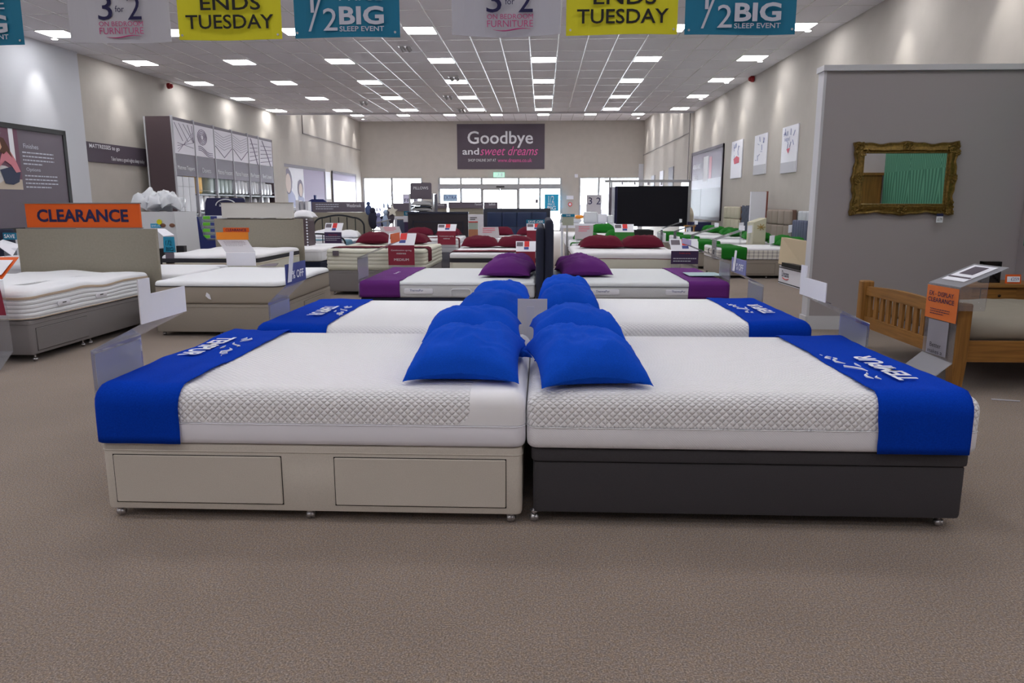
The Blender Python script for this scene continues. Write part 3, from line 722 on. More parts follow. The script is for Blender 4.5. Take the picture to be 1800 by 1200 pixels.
def runner(bed, label, u0, u1, zt, drop, m, group=None, r=.05, endr=.06, amp=.006, seed=0, nu=26, dropb=None, hang=.0, edge=.012, lift=.006, rc=.07):
    """cloth laid across the foot of a mattress and hanging down both long sides"""
    if dropb is None: dropb = drop
    q = r * math.pi / 2; total = (drop - r) + q + (bed.W - 2 * r) + q + (dropb - r); nd = max(40, int(total / .035))
    rnd = Vector((seed * 3.1, seed * 1.7, 0)); V = []; Fc = []
    for i in range(nd + 1):
        d = total * i / nd; (v, z), (nv, nz) = prof_pt(bed, d, zt, r, drop, bed.W)
        for k in range(nu + 1):
            e = edge * noise.noise(Vector((d * 3, 0, 5)) + rnd) + edge * .5 * noise.noise(Vector((d * 11, 0, 9)) + rnd)
            u = u0 + (u1 + e - u0) * k / nu
            dd = max(0.0, endr - u); dd = min(dd, endr); sink = endr - math.sqrt(max(0, endr * endr - dd * dd)) if dd > 0 else 0
            sink = min(sink, .05)
            if abs(nv) > .9: sink = min(rc, sink * 1.0)
            w = amp * (noise.noise(Vector((u * 5, d * 3.2, 1)) + rnd) + .5 * noise.noise(Vector((u * 14 + d * 4, d * 6, 2)) + rnd)) + amp
            off = lift + w * (.6 if abs(nv) > .5 else 1) - sink
            V.append(bed.w(u, v + nv * off, z + nz * off))
    for i in range(nd):
        for k in range(nu): Fc.append((i * (nu + 1) + k, i * (nu + 1) + k + 1, (i + 1) * (nu + 1) + k + 1, (i + 1) * (nu + 1) + k))
    mb = MB(); mb.add(V, Fc); o0 = bed.w((u0 + u1) / 2, bed.W / 2, zt)
    o = solo('bed_runner', mb, m, label, 'bed runner', o0, group, angle=80)
    md = o.modifiers.new('cloth thickness', 'SOLIDIFY'); md.thickness = .003; md.offset = 0
    return o
def pillow(label, cx, cy, z, lx, ly, h, m, rot=0, tilt=(0, 0), seed=0, n=26, group=None, wr=1.0, pinch=.07, name='pillow'):
    V = []; Fc = []; rnd = Vector((seed * 5.3, seed * 2.1, 0)); g = lambda a: math.copysign(abs(a) ** .85, a)
    for side in (1, -1):
        for j in range(n + 1):
            for i in range(n + 1):
                u = g(-1 + 2 * i / n); v = g(-1 + 2 * j / n)
                x = lx / 2 * u * (1 - pinch * (1 - v * v)); y = ly / 2 * v * (1 - pinch * (1 - u * u))
                T = max(0, (1 - abs(u) ** 3.0) * (1 - abs(v) ** 3.0)) ** .5
                s = .34 * h * (1 - .55 * (u * v) ** 2)
                edge = 1 - T
                if side > 0:
                    an = math.atan2(v, u); rr = math.hypot(u, v)
                    wv = noise.noise(Vector((math.cos(an) * 2.2, math.sin(an) * 2.2, rr * .6)) + rnd) * .016 * rr + noise.noise(Vector((u * 1.5, v * 1.5, 4)) + rnd) * .03
                    rg = 1 - abs(noise.noise(Vector((u * 2.1 + .3 * v, v * 2.6, 11)) + rnd)) * 4; wv += .009 * max(0, rg) ** 1.5
                    wv += .010 * noise.noise(Vector((u * 7, v * 3, 2)) + rnd)
                    zz = s + (.66 * h + wv * wr * (h / .18)) * T + .008 * wr * noise.noise(Vector((u * 9, v * 9, 7)) + rnd) * edge
                else: zz = s * (1 - T)
                V.append(Vector((x, y, zz)))
    K = (n + 1) ** 2
    R = Matrix.Rotation(rot, 3, 'Z') @ Matrix.Rotation(tilt[0], 3, 'X') @ Matrix.Rotation(tilt[1], 3, 'Y')
    V = [R @ v for v in V]; mn = min(v.z for v in V)
    V = [(v.x + cx, v.y + cy, v.z - mn + z) for v in V]
    for j in range(n):
        for i in range(n):
            a = j * (n + 1) + i; Fc.append((a, a + 1, a + n + 2, a + n + 1)); Fc.append((K + a, K + a + n + 1, K + a + n + 2, K + a + 1))
    for i in range(n):
        for a, b in ((i, i + 1), (n * (n + 1) + i, n * (n + 1) + i + 1), (i * (n + 1), (i + 1) * (n + 1)), (i * (n + 1) + n, (i + 1) * (n + 1) + n)): Fc.append((a, b, b + K, a + K))
    mb = MB(); mb.add(V, Fc)
    return solo(name, mb, m, label, name.replace('_', ' '), (cx, cy, z), group, angle=70)
def lectern(label, cx, y, z0, zf, wd, front, depth=.16, rise=.13, base=None, red=True, txt=(), tcol=None, back=False, group='price lecterns at the bed ends', skew=0, foot=True):
    """price display at the foot of a bed: clear stem, front card, sloping top card; faces -y"""
    t = thing('price_display', label, 'price display', (cx, y, z0), group)
    zb = .002
    if foot:
        mb = MB(); mb.sheet([(cx - wd / 2, y + .008, zb), (cx + wd / 2, y + .008, zb), (cx + wd / 2, y + .008, zf), (cx - wd / 2, y + .008, zf)], .004); part(t, 'clear_stem', mb, M_acr, smooth=False)
    if front:
        mb = MB(); mb.sheet([(cx - wd / 2, y, z0), (cx + wd / 2, y, z0), (cx + wd / 2, y, zf), (cx - wd / 2, y, zf)], .004); part(t, 'front_card', mb, front, smooth=False)
    P = lambda a, b: Vector((cx + a * wd * .5 + skew * b, y + depth * b, zf + rise * b))
    mb = MB(); mb.sheet([P(-1, 0), P(1, 0), P(1.05, 1), P(-1.05, 1)], .006); part(t, 'top_card', mb, M_card if not back else mat('card_back', (176, 168, 176), .6), smooth=False)
    N = (P(1, 0) - P(-1, 0)).cross(P(-1, 1) - P(-1, 0)).normalized() * .005
    def q(nm, a0, a1, b0, b1, mm):
        mb = MB(); mb.sheet([P(a0, b0) + N, P(a1, b0) + N, P(a1, b1) + N, P(a0, b1) + N], .002); part(t, nm, mb, mm, smooth=False)
    if red and not back:
        q('red_print_block', -.15, .35, .45, .98, M_redp); q('grey_print_block', -.95, -.3, .5, .9, M_grey_sign); q('blue_print_block', -.18, .3, .18, .42, M_bluep)
    for k, (s, a, b, w_, h_) in enumerate(txt): write(t, s, (cx + a * wd, y - .002, z0 + (zf - z0) * b), (1, 0, 0), (0, 0, 1), w_ * wd, h_ * (zf - z0), tcol or M_print, lift=.002)
    return t
def swan(bed, label, va, vb, z0, z1, reach, rise, hz, m=None, strip=True, card=None, group='clear acrylic displays at the bed ends', xo=.02, haze=False, stripw=.1, txt=None):
    """tall clear acrylic end-of-bed display: upright sheet at the foot, sloping sheet leaning in over the bed, upright header"""
    t = thing('acrylic_display', label, 'acrylic display', bed.w(-xo, (va + vb) / 2, z0), group)
    w = lambda u, v, z: Vector(bed.w(u, v, z))
    mb = MB(); mb.sheet([w(-xo, va, z0), w(-xo, vb, z0), w(-xo, vb, z1), w(-xo, va, z1)], .004); mb.sheet([w(-xo, va, z0), w(-xo, vb, z0), w(.05, vb, z0 - .002), w(.05, va, z0 - .002)], .004)
    part(t, 'upright_sheet', mb, M_acr, smooth=False)
    mb = MB(); mb.sheet([w(-xo + .004, va + .02, z0 + .2), w(-xo + .004, vb - .02, z0 + .2), w(-xo + .004, vb - .02, z1 - .02), w(-xo + .004, va + .02, z1 - .02)], .002)
    part(t, 'card_pocket', mb, M_acrh, smooth=False)
    mb = MB(); mb.sheet([w(-xo, va, z1), w(-xo, vb, z1), w(reach, vb, z1 + rise), w(reach, va, z1 + rise)], .004); part(t, 'sloping_sheet', mb, M_acr, smooth=False)
    zt = z1 + rise
    mb = MB(); mb.sheet([w(reach, va, zt), w(reach, vb, zt), w(reach, vb, zt + hz), w(reach, va, zt + hz)], .006); part(t, 'header_holder', mb, card or M_card, smooth=False)
    if strip:
        mb = MB(); a, b = (va, va + stripw) if strip > 0 else (vb - stripw, vb)
        mb.sheet([w(reach, a, zt + hz), w(reach, b, zt + hz), w(reach, b, zt + hz + .075), w(reach, a, zt + hz + .075)], .006); part(t, 'header_tab', mb, card or M_card, smooth=False)
    return t

# ================================================================ THE FOUR FRONT BEDS
K_blue = mat('logo_white', (222, 226, 240), .7)
def logo(o, bed, u, v, z, L, uf, hh=.105):
    """white brand lettering and reclining outline figure printed on the runner"""
    R = -bed.dv if bed.du.x > 0 else bed.dv
    U = bed.du
    c = bed.w(u, v, z); write(o, 'TEMPUR', c, (R.x, R.y, 0), (U.x, U.y, 0), L, hh, K_blue, bold=.03, lift=.0, label='white lettering')
    mb = MB(); r_ = Vector((R.x, R.y, 0)); u_ = Vector((U.x, U.y, 0)); C = Vector(bed.w(uf, v, z + .001)); s = L / .5
    for pts in ([(-.23, .02), (-.2, .035), (-.17, .03), (-.15, .01), (-.12, .0)], [(-.24, -.01), (-.21, .0), (-.18, -.02)], [(-.09, -.02), (-.05, -.01), (-.02, .02), (.0, .05), (.02, .045)], [(.0, -.03), (.04, -.025), (.07, -.03)], [(.06, .02), (.1, .05), (.14, .045), (.16, .02), (.19, .025)], [(.16, .05), (.19, .065), (.21, .05), (.2, .03)], [(.24, .06), (.26, .065)]):
        mb.tube([C + r_ * a * s + u_ * b for a, b in pts], [.002] + [.0055] * (len(pts) - 2) + [.002], 5)
    part(o, 'figure_outline', mb, K_blue)
ZT = .635
bA = Bed(-2.06, 3.17, (1, 0), (0, 1), 1.99, 1.56)
bB = Bed(1.935, 3.17, (-1, 0), (0, 1), 2.0, 1.52)
bA2 = Bed(-1.98, 4.92, (1, 0), (0, 1), 1.92, 1.45)
bB2 = Bed(1.9, 5.16, (-1, 0), (0, 1), 1.96, 1.42)
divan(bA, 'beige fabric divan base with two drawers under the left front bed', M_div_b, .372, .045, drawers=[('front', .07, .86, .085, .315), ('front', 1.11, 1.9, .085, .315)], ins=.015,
      cpos=[(-2.0, 3.22), (-1.085, 3.22), (-.14, 3.22), (-2.0, 4.66), (-1.085, 4.66), (-.14, 4.66)])
divan(bB, 'charcoal fabric lift-up divan base under the right front bed', M_div_g, .372, .055, lid=.305, ins=.03, cpos=[(-.03, 3.23), (1.83, 3.25), (-.03, 4.62), (1.83, 4.62)])
divan(bA2, 'beige divan base of the second left bed with blue runner', M_div_b, .372, .045)
divan(bB2, 'charcoal divan base of the second right bed with blue runner', M_div_g, .372, .045)
kA = knit('bubble_knit_left', (243, 243, 250), .0235, 1.0, .006, lim=(.745, .105, .07))
kB = knit('bubble_knit_right', (243, 243, 250), .0235, 1.0, .006)
kBs = knit('fine_knit_side', (234, 233, 241), .008, .5, .002)
kA2 = knit('bubble_knit_back', (243, 244, 250), .022, .7, .005)
def tempur(bed, label, kt, ks, rt):
    return mattress(bed, label, .378, ZT, 't', seam=.475, top=kt, side=ks, rt=rt, rc=.055, piping=([.4745], M_side) if ks is M_side else ([.4745], kt), pr_=.0022)
mA = tempur(bA, 'white mattress with a bubble-knit cover, left front bed', kA, M_side, .07)
mB_ = tempur(bB, 'white mattress with a bubble-knit cover, right front bed', kB, kBs, .07)
mA2 = tempur(bA2, 'white mattress of the second left bed, behind the left front bed', kA2, M_side, .06)
mB2 = tempur(bB2, 'white mattress of the second right bed, behind the right front bed', kA2, M_side, .06)
# care tags on the right front mattress end
mb = MB(); mb.sheet([(1.94, 3.5, .56), (1.965, 3.52, .56), (1.965, 3.52, .6), (1.94, 3.5, .6)], .003); part(mB_, 'care_tag', mb, M_card, smooth=False)
mb = MB(); mb.sheet([(1.945, 3.42, .52), (1.95, 3.36, .44), (1.985, 3.34, .30), (1.965, 3.40, .42)], .002); part(mB_, 'swing_tag', mb, M_black, smooth=False)
R_A = runner(bA, 'blue runner with white lettering across the foot of the left front bed', -.006, .415, ZT, .255, M_bluec, r=.07, endr=.055, seed=1, amp=.011)
logo(R_A, bA, .155, .88, ZT + .030, .54, .285)
R_B = runner(bB, 'blue runner with white lettering across the foot of the right front bed', .055, .455, ZT, .258, M_bluec, r=.07, endr=.02, seed=2, amp=.008)
logo(R_B, bB, .235, .47, ZT + .030, .56, .375)
R_A2 = runner(bA2, 'blue runner with white lettering on the second left bed', -.006, .5, ZT, .2, M_bluec, r=.06, endr=.055, seed=3)
logo(R_A2, bA2, .31, .58, ZT + .028, .5, .44, .11)
R_B2 = runner(bB2, 'blue runner with white lettering on the second right bed', -.006, .44, ZT, .2, M_bluec, r=.06, endr=.055, seed=4)
logo(R_B2, bB2, .2, .58, ZT + .028, .5, .33, .1)
g = 'royal blue pillows on the front beds'
zp = ZT + .004
pillow('lower royal blue pillow on the left front bed, peeping out behind the nearest one', -.36, 4.06, zp, .58, .5, .10, M_blue, rot=.10, seed=11, group=g)
pillow('nearest royal blue pillow on the left front bed', -.365, 3.62, zp, .54, .70, .20, M_blue, rot=-.02, tilt=(.06, 0), seed=12, n=44, group=g, pinch=.07, wr=1.05)
pillow('royal blue pillow at the far side of the left front bed', -.41, 4.42, zp + .02, .58, .56, .18, M_blue, rot=.03, tilt=(.03, 0), seed=13, group=g)
pillow('lower royal blue pillow on the right front bed, peeping out behind the nearest one', .24, 3.98, zp, .52, .5, .10, M_blue, rot=-.08, seed=14, group=g)
pillow('nearest royal blue pillow on the right front bed', .205, 3.55, zp, .51, .70, .205, M_blue, rot=.14, tilt=(.06, 0), seed=15, n=44, group=g, pinch=.07, wr=1.05)
pillow('royal blue pillow at the far side of the right front bed', .20, 4.36, zp + .02, .54, .60, .20, M_blue, rot=.05, seed=16, group=g)
pillow('royal blue pillow on the second left bed, its nearer one', -.36, 5.32, zp, .50, .68, .19, M_blue, rot=-.04, seed=17, group=g)
pillow('royal blue pillow on the second left bed, its farther one', -.34, 6.02, zp, .50, .66, .19, M_blue, rot=.04, seed=18, group=g)
pillow('royal blue pillow on the second right bed, its nearer one', .20, 5.50, zp, .46, .66, .22, M_blue, rot=.0, seed=19, group=g)
pillow('royal blue pillow on the second right bed, its farther one', .20, 6.18, zp, .46, .62, .23, M_blue, rot=-.05, seed=20, group=g)
swan(bA, 'clear acrylic display with blank white header at the foot of the left front bed', .07, .50, .377, .795, .23, .125, .13)
swan(bB, 'clear acrylic display with blank white header and purple label, right front bed', 1.24, 1.68, .377, .76, .25, .125, .115, strip=-1, stripw=.1)
mb = MB(); mb.sheet([(1.962, 4.43, .72), (1.962, 4.53, .72), (1.962, 4.53, .755), (1.962, 4.43, .755)], .004)
o = [q for q in COL.objects if q.get('label', '').startswith('clear acrylic display with blank white header and purple')][0]; part(o, 'purple_label', mb, mat('violet_label', (74, 52, 140), .6), smooth=False)
mb = MB(); a = Vector((1.83, 4.66, .83)); mb.sheet([(1.80, 4.98, .855), (1.83, 4.72, .842), (1.84, 4.72, .837), (1.81, 4.98, .85)], .006); part(o, 'pen_slot', mb, M_grey_sign, smooth=False)
t = swan(bA2, 'clear acrylic display with indigo offer card at the foot of the second left bed', .33, .78, .377, .75, .12, .13, .15, card=M_bluep, strip=0)
w_ = lambda u, v, z: Vector(bA2.w(u, v, z))
write(t, '% OFF', w_(.124, .58, .945), (0, 1, 0), (0, 0, 1), .26, .06, M_print, lift=.004, bold=.02)
mb = MB(); mb.sheet([w_(.13, .34, .90), w_(.13, .42, .90), w_(.13, .50, 1.12), w_(.13, .42, 1.12)], .004); part(t, 'white_strip', mb, M_card, smooth=False)
t = swan(bB2, 'clear acrylic display with lilac offer card at the foot of the second right bed', 1.27, 1.75, .377, .77, .14, .08, .13, strip=0, card=mat('slate_lilac_card', (120, 124, 176), .6))
w_ = lambda u, v, z: Vector(bB2.w(u, v, z))
write(t, '% OFF', w_(.144, 1.45, .91), (0, -1, 0), (0, 0, 1), .24, .06, M_print, lift=.004, bold=.02)
mb = MB(); mb.sheet([w_(.15, 1.60, .86), w_(.15, 1.68, .86), w_(.15, 1.62, 1.05), w_(.15, 1.56, 1.05)], .004); part(t, 'white_strip', mb, M_card, smooth=False)
# white card standing between the two bed heads
x0, z1 = aty(910, 525, 4.85); x1, _ = aty(962, 525, 4.85)
t = thing('card_holder', 'white card stand upright between the heads of the front beds', 'card holder', ((x0 + x1) / 2, 4.85, 0))
mb = MB(); mb.box(x0, x1, 4.846, 4.854, .3, z1); part(t, 'card', mb, mat('back_card', (190, 188, 194), .6), smooth=False)
mb = MB(); mb.box(x0 + .06, x0 + .11, 4.838, 4.846, .45, z1 - .05); part(t, 'clip_strip', mb, M_silver)
mb = MB(); mb.box(x0 + .02, x1 - .02, 4.83, 4.87, 0, .3); part(t, 'stem', mb, M_acr, smooth=False)
# ================================================================ PURPLE PAIR
bP = Bed(-2.02, 8.0, (1, 0), (0, 1), 1.94, 1.8); bQ = Bed(2.03, 8.0, (-1, 0), (0, 1), 1.9, 1.8)
M_knitg = mat('mattress_grey_white_rib', (206, 208, 214), .85, bump=.5, scale=90)
divan(bP, 'dark navy divan base of the left purple-runner bed', M_navyfab, .445, .05); divan(bQ, 'dark navy divan base of the right purple-runner bed', M_navyfab, .445, .05)
m1 = mattress(bP, 'grey-white mattress with brand patches under the left purple runner', .45, .622, 'p', seam=.59, rt=.03, rc=.04, side=M_knitg, top=mat('mattress_pale', (220, 224, 230), .8), piping=([.59], M_silver))
m2 = mattress(bQ, 'grey-white mattress with woven patches under the right purple runner', .45, .625, 'p', seam=.575, rt=.03, rc=.04, side=M_knitg, top=MATS['mattress_pale'], piping=([.578], mat('mid_grey_piping', (120, 122, 132), .8)))
for mm_, X in ((m1, (-1.36, -.55)), (m2, (.68, 1.5))):
    for x in X:
        mb = MB(); mb.loft(x - .16, x + .16, .49, .55, [(0, 0), (0, .004), (.004, .006)], .015, 1, 3)
        for i in range(len(mb.v)): a, b, c = mb.v[i]; mb.v[i] = (a, 7.998 - c, b)
        part(mm_, 'brand_patch', mb, M_card); write(mm_, 'ThermaPur', (x - .02, 7.99, .53), (1, 0, 0), (0, 0, 1), .15, .022, M_bluep, lift=.003)
mb = MB(); mb.tube([(-1.0, 7.99, .47), (-1.0, 7.988, .53), (-.98, 7.987, .545), (-.8, 7.987, .545), (-.78, 7.988, .53), (-.78, 7.99, .47)], .006, 6); part(m1, 'side_handle', mb, M_card)
g = 'purple bed runners'
o = runner(bP, 'purple runner across the foot of the left bed of the purple pair', -.004, .46, .622, .17, M_purple, g, r=.03, endr=.04, seed=5, rc=.04)
write(o, 'sleep', bP.w(.25, .9, .64), (0, -1, 0), (1, 0, 0), .3, .06, K_blue, lift=.0)
o = runner(bQ, 'purple runner across the foot of the right bed of the purple pair', -.004, .44, .625, .175, M_purple, g, r=.03, endr=.04, seed=6, rc=.04)
write(o, 'sleep', bQ.w(.22, .75, .645), (0, 1, 0), (-1, 0, 0), .3, .06, K_blue, lift=.0)
mb = MB(); a = [atz(1200, 478, .66), atz(1256, 478, .66), atz(1276, 484, .66), atz(1212, 484, .66)]; mb.sheet([(p[0], p[1], .655) for p in a], .004)
solo('leaflet_tray', mb, mat('pale_cyan_acrylic', (160, 198, 208), .3), 'pale blue clear tray lying on the right purple runner', 'tray', (a[0][0], a[0][1], .655), smooth=False)
g = 'purple pillows'
pillow('purple pillow on the left bed of the purple pair, the nearer one', -.40, 8.72, .626, .60, .72, .20, M_purple, rot=-.1, seed=21, group=g)
pillow('purple pillow behind the nearer one on the left bed of the purple pair', -.38, 9.40, .626, .58, .68, .21, M_purple, rot=.1, seed=22, group=g)
pillow('purple pillow on the right bed of the purple pair, the nearer one', .48, 8.80, .628, .60, .72, .21, M_purple, rot=.12, seed=23, group=g)
pillow('purple pillow behind the nearer one on the right bed of the purple pair', .42, 9.45, .628, .52, .6, .20, M_purple, rot=.0, seed=24, group=g)
def slab_hb(x0, x1, y0, y1, z0, z1, m, label, rc=.03, name='headboard'):
    mb = MB(); mb.loft(x0, x1, y0, y1, [(.006, z0), (0, z0 + .03), (0, z1 - .05), (.006, z1 - .02), (.02, z1 - .005), (.035, z1)], rc, 2, 5)
    t = thing(name, label, 'headboard', ((x0 + x1) / 2, (y0 + y1) / 2, z0)); part(t, 'upholstery', mb, m)
    mb = MB(); s = (y0 + y1) / 2
    for f in (.15, .85):
        if x1 - x0 < y1 - y0: yy = y0 + (y1 - y0) * f; mb.box(x0 + .02, x1 - .02, yy - .03, yy + .03, 0, z0 + .02)
        else: xx = x0 + (x1 - x0) * f; mb.box(xx - .03, xx + .03, y0 + .02, y1 - .02, 0, z0 + .02)
    part(t, 'struts', mb, M_darkwood); return t
slab_hb(-.072, .022, 8.0, 9.8, .3, 1.215, M_navyfab, 'navy fabric headboard between the purple beds, the lower one on the left', .045)
slab_hb(.024, .122, 8.0, 9.8, .3, 1.295, M_navyfab, 'navy fabric headboard between the purple beds, the taller one on the right', .045)
swan(bP, 'lavender clear display with an orange tag at the foot of the left purple bed', .05, .55, .44, .88, .36, .16, .1, card=M_orange, strip=0)
t = swan(bQ, 'clear display sheet at the foot of the right purple bed', .1, .6, .44, .84, .42, .18, .06, card=M_card_l, strip=0)

# ================================================================ MAROON ROWS
gm = 'maroon pillows'; gr = 'maroon bed runners'
def red(bed, lab, pillows, zt, u0, u1, seed, m=M_maroon, drop=.22, r=.04, col='maroon', grp=None, hp=.2):
    runner(bed, '%s runner across the foot of %s' % (col, lab), u0, u1, zt, drop, m, (grp or gr), r=r, endr=.02, seed=seed, nu=10)
    for k, (u, v, lx, ly, s) in enumerate(pillows):
        p = bed.w(u, v, zt + .003); pillow(s, p[0], p[1], p[2], lx, ly, hp, m, rot=.06 * (-1) ** k, seed=seed * 3 + k, n=16, group=(col + ' pillows'))
b = Bed(-3.5, 11.8, (0, 1), (1, 0), 2.0, 1.62)
divan(b, 'grey divan base of the cream mattress with the MEDIUM card', M_div_m, .405, .06, cpos=[(-3.4, 11.87), (-2.0, 11.87)])
m_ = mattress(b, 'thick cream mattress with ribbed border behind the left purple bed', .41, .745, 'c', rows=4, seam=.69, rt=.045, wavy=.008, side=M_cream, top=M_cream, piping=([.43, .69], mat('olive_grey_piping', (150, 152, 144), .8)))
mb = MB(); x, z = aty(590, 445, 11.78); mb.box(x - .05, x + .05, 11.775, 11.79, z - .04, z + .04); part(m_, 'brand_patch', mb, M_grey_sign)
red(b, 'the thick cream mattress', [(1.55, .45, .62, .45, 'maroon pillow on the thick cream mattress, left one'), (1.5, 1.15, .62, .45, 'maroon pillow on the thick cream mattress, right one')], .75, .25, .62, 31)
b = Bed(-1.49, 11.75, (0, 1), (1, 0), 1.95, 1.42)
divan(b, 'cream divan base of the dark banded mattress behind the left purple bed', M_div_b, .40, .06)
mattress(b, 'white mattress with dark band and maroon runner, left of the navy headboards', .405, .695, 'd', seam=.62, rt=.04, side=M_cream, piping=([.61], M_cream))
mb = MB(); q = b.rect(0, b.L, 0, b.W); mb.loft(*q, [(-.004, .545), (-.008, .55), (-.008, .61), (-.004, .615)], .07, 4, 5, cap=False); part([o for o in COL.objects if o.get('label', '').startswith('white mattress with dark band and maroon')][0], 'dark_band', mb, M_band)
red(b, 'the dark banded mattress', [(1.45, .38, .68, .45, 'maroon pillow on the dark banded mattress, left one'), (1.45, 1.02, .68, .45, 'maroon pillow on the dark banded mattress, right one')], .70, .12, .5, 32, drop=.09)
b = Bed(.5, 11.9, (0, 1), (1, 0), 1.95, 1.72)
divan(b, 'cream divan base of the bed with two maroon pillows right of the navy headboards', M_div_b, .43, .06)
mattress(b, 'white mattress with thin maroon piping, right of the navy headboards', .435, .70, 'd', seam=.60, rt=.04, wavy=.006, side=M_cream, piping=([.60], M_maroon))
for k, (u, v, s) in enumerate(((1.1, .52, 'left maroon pillow on the bed right of the navy headboards'), (1.2, 1.24, 'right maroon pillow on the bed right of the navy headboards'))):
    p = b.w(u, v, .70); pillow(s, p[0], p[1], p[2], .78, .5, .22, M_maroon, rot=.04 - .1 * k, seed=35 + k, n=20, group=gm)
# second maroon row with two tall headboards
b = Bed(-3.4, 16.4, (0, 1), (1, 0), 2.0, 1.5)
divan(b, 'dark divan base in front of the black wooden headboard', M_navyfab, .40, .06)
mattress(b, 'white mattress in front of the black wooden headboard', .405, .70, 'd', rows=3, seam=.65, rt=.04, side=M_matt2)
red(b, 'the bed with the black wooden headboard', [(1.6, .42, .66, .42, 'left maroon pillow under the black wooden headboard'), (1.6, 1.12, .6, .42, 'right maroon pillow under the black wooden headboard')], .70, .25, .55, 41)
x0, z1 = aty(717, 372, 18.5); x1, _ = aty(823, 374, 18.5)
t = thing('headboard', 'black wooden panelled headboard with a maroon-pillowed bed in front', 'headboard', ((x0 + x1) / 2, 18.5, 0))
mb = MB(); mb.box(x0, x1, 18.47, 18.55, .2, z1 - .04); part(t, 'panel', mb, M_darkwood)
mb = MB(); mb.loft(x0 - .01, x1 + .01, 18.44, 18.57, [(0, z1 - .05), (0, z1 - .01), (.008, z1)], .01, 1, 2); part(t, 'top_rail', mb, mat('blue_black_wood', (34, 38, 58), .4))
mb = MB(); a, c = x0 + .12, x1 - .12
for q in ((a, c, .78, .80), (a, c, z1 - .26, z1 - .24), (a, a + .02, .78, z1 - .24), (c - .02, c, .78, z1 - .24)): mb.box(q[0], q[1], 18.455, 18.475, q[2], q[3])
part(t, 'moulding', mb, MATS['blue_black_wood'])
for s in (x0 + .04, x1 - .04): mb = MB(); mb.box(s - .04, s + .04, 18.47, 18.55, 0, .3); part(t, 'leg', mb, M_darkwood)
b = Bed(-1.44, 16.4, (0, 1), (1, 0), 2.0, 1.6)
divan(b, 'divan base in front of the blue leather headboard', M_navyfab, .40, .06)
mattress(b, 'white mattress in front of the blue leather headboard', .405, .72, 'd', rows=3, seam=.66, rt=.04, side=M_matt2)
red(b, 'the bed with the blue leather headboard', [(1.45, .42, .66, .42, 'left maroon pillow under the blue leather headboard'), (1.45, 1.15, .66, .42, 'right maroon pillow under the blue leather headboard')], .72, .2, .5, 42)
x0, z1 = aty(850, 366, 18.5); x1, _ = aty(968, 366, 18.5)
t = thing('headboard', 'dark blue leather headboard with stitched square panels', 'headboard', ((x0 + x1) / 2, 18.5, 0))
mb = MB(); mb.loft(x0, x1, 18.46, 18.6, [(.01, .2), (0, .25), (0, z1 - .03), (.012, z1)], .02, 1, 3); part(t, 'frame', mb, mat('navy_black_leather', (26, 32, 52), .45))
for i in range(4):
    for j in range(3):
        a = x0 + .09 + (x1 - x0 - .18) * i / 4; c = x0 + .09 + (x1 - x0 - .18) * (i + 1) / 4; zb = z1 - .09 - .36 * (j + 1); ze = z1 - .09 - .36 * j
        mb = MB(); mb.loft(a + .004, c - .004, zb + .004, ze - .004, [(0, 0), (0, .012), (.012, .022), (.03, .026)], .02, 1, 3)
        for k in range(len(mb.v)): vx, vy, vz = mb.v[k]; mb.v[k] = (vx, 18.458 - vz, vy)
        part(t, 'padded_square', mb, M_navylea)
for s in (x0 + .06, x1 - .06): mb = MB(); mb.box(s - .03, s + .03, 18.5, 18.58, 0, .25); part(t, 'leg', mb, M_black)

# ================================================================ GREEN BEDS
gg = 'green pillows'
def gpil(bed, u, v, zt, lx, ly, s, seed, h=.19, rot=0): p = bed.w(u, v, zt); pillow(s, p[0], p[1], p[2], lx, ly, h, M_green, rot=rot, seed=seed, n=16, group=gg)
b = Bed(.6, 15.2, (0, 1), (1, 0), 2.0, 1.55)
divan(b, 'pale grey divan base of the middle green bed', M_div_m, .40, .06)
mattress(b, 'white mattress of the middle green bed behind the maroon pair', .405, .66, 'd', rows=3, seam=.61, rt=.04, side=M_matt2)
runner(b, 'green runner across the foot of the middle green bed', .2, .55, .66, .24, M_green, 'green bed runners', r=.04, endr=.02, seed=51, nu=10)
gpil(b, 1.5, .38, .665, .6, .45, 'left green pillow on the middle green bed', 52); gpil(b, 1.3, 1.12, .665, .7, .5, 'right green pillow on the middle green bed', 53, .26)
b2 = Bed(.6, 18.6, (0, 1), (1, 0), 2.0, 1.55)
divan(b2, 'divan base of the farthest green bed near the shop window', M_div_m, .40, .06)
mattress(b2, 'white mattress of the farthest green bed near the shop window', .405, .70, 'd', seam=.66, rt=.04, side=M_matt2)
gpil(b2, 1.4, 1.0, .705, .7, .45, 'green pillow on the farthest green bed', 54, .24)
plaid = mat('tartan_ticking', (214, 212, 206), .85)
def mkplaid():
    nt = plaid.node_tree; bb = nt.nodes['Principled BSDF']; tc = nt.nodes.new('ShaderNodeTexCoord'); sx = nt.nodes.new('ShaderNodeSeparateXYZ'); nt.links.new(tc.outputs['Object'], sx.inputs[0])
    fx = mth(nt, 'LESS_THAN', mth(nt, 'FRACT', mth(nt, 'MULTIPLY', mth(nt, 'ADD', sx.outputs[0], sx.outputs[1]), 11)), .3)
    fz = mth(nt, 'LESS_THAN', mth(nt, 'FRACT', mth(nt, 'MULTIPLY', sx.outputs[2], 16)), .35)
    s = mth(nt, 'MULTIPLY', mth(nt, 'ADD', fx, fz), .5); mx = nt.nodes.new('ShaderNodeMix'); mx.data_type = 'RGBA'
    mx.inputs[6].default_value = (*lin((220, 218, 212)), 1); mx.inputs[7].default_value = (*lin((150, 146, 150)), 1); nt.links.new(s, mx.inputs[0]); nt.links.new(mx.outputs[2], bb.inputs['Base Color'])
mkplaid()
names = ['nearest', 'second', 'third', 'farthest']
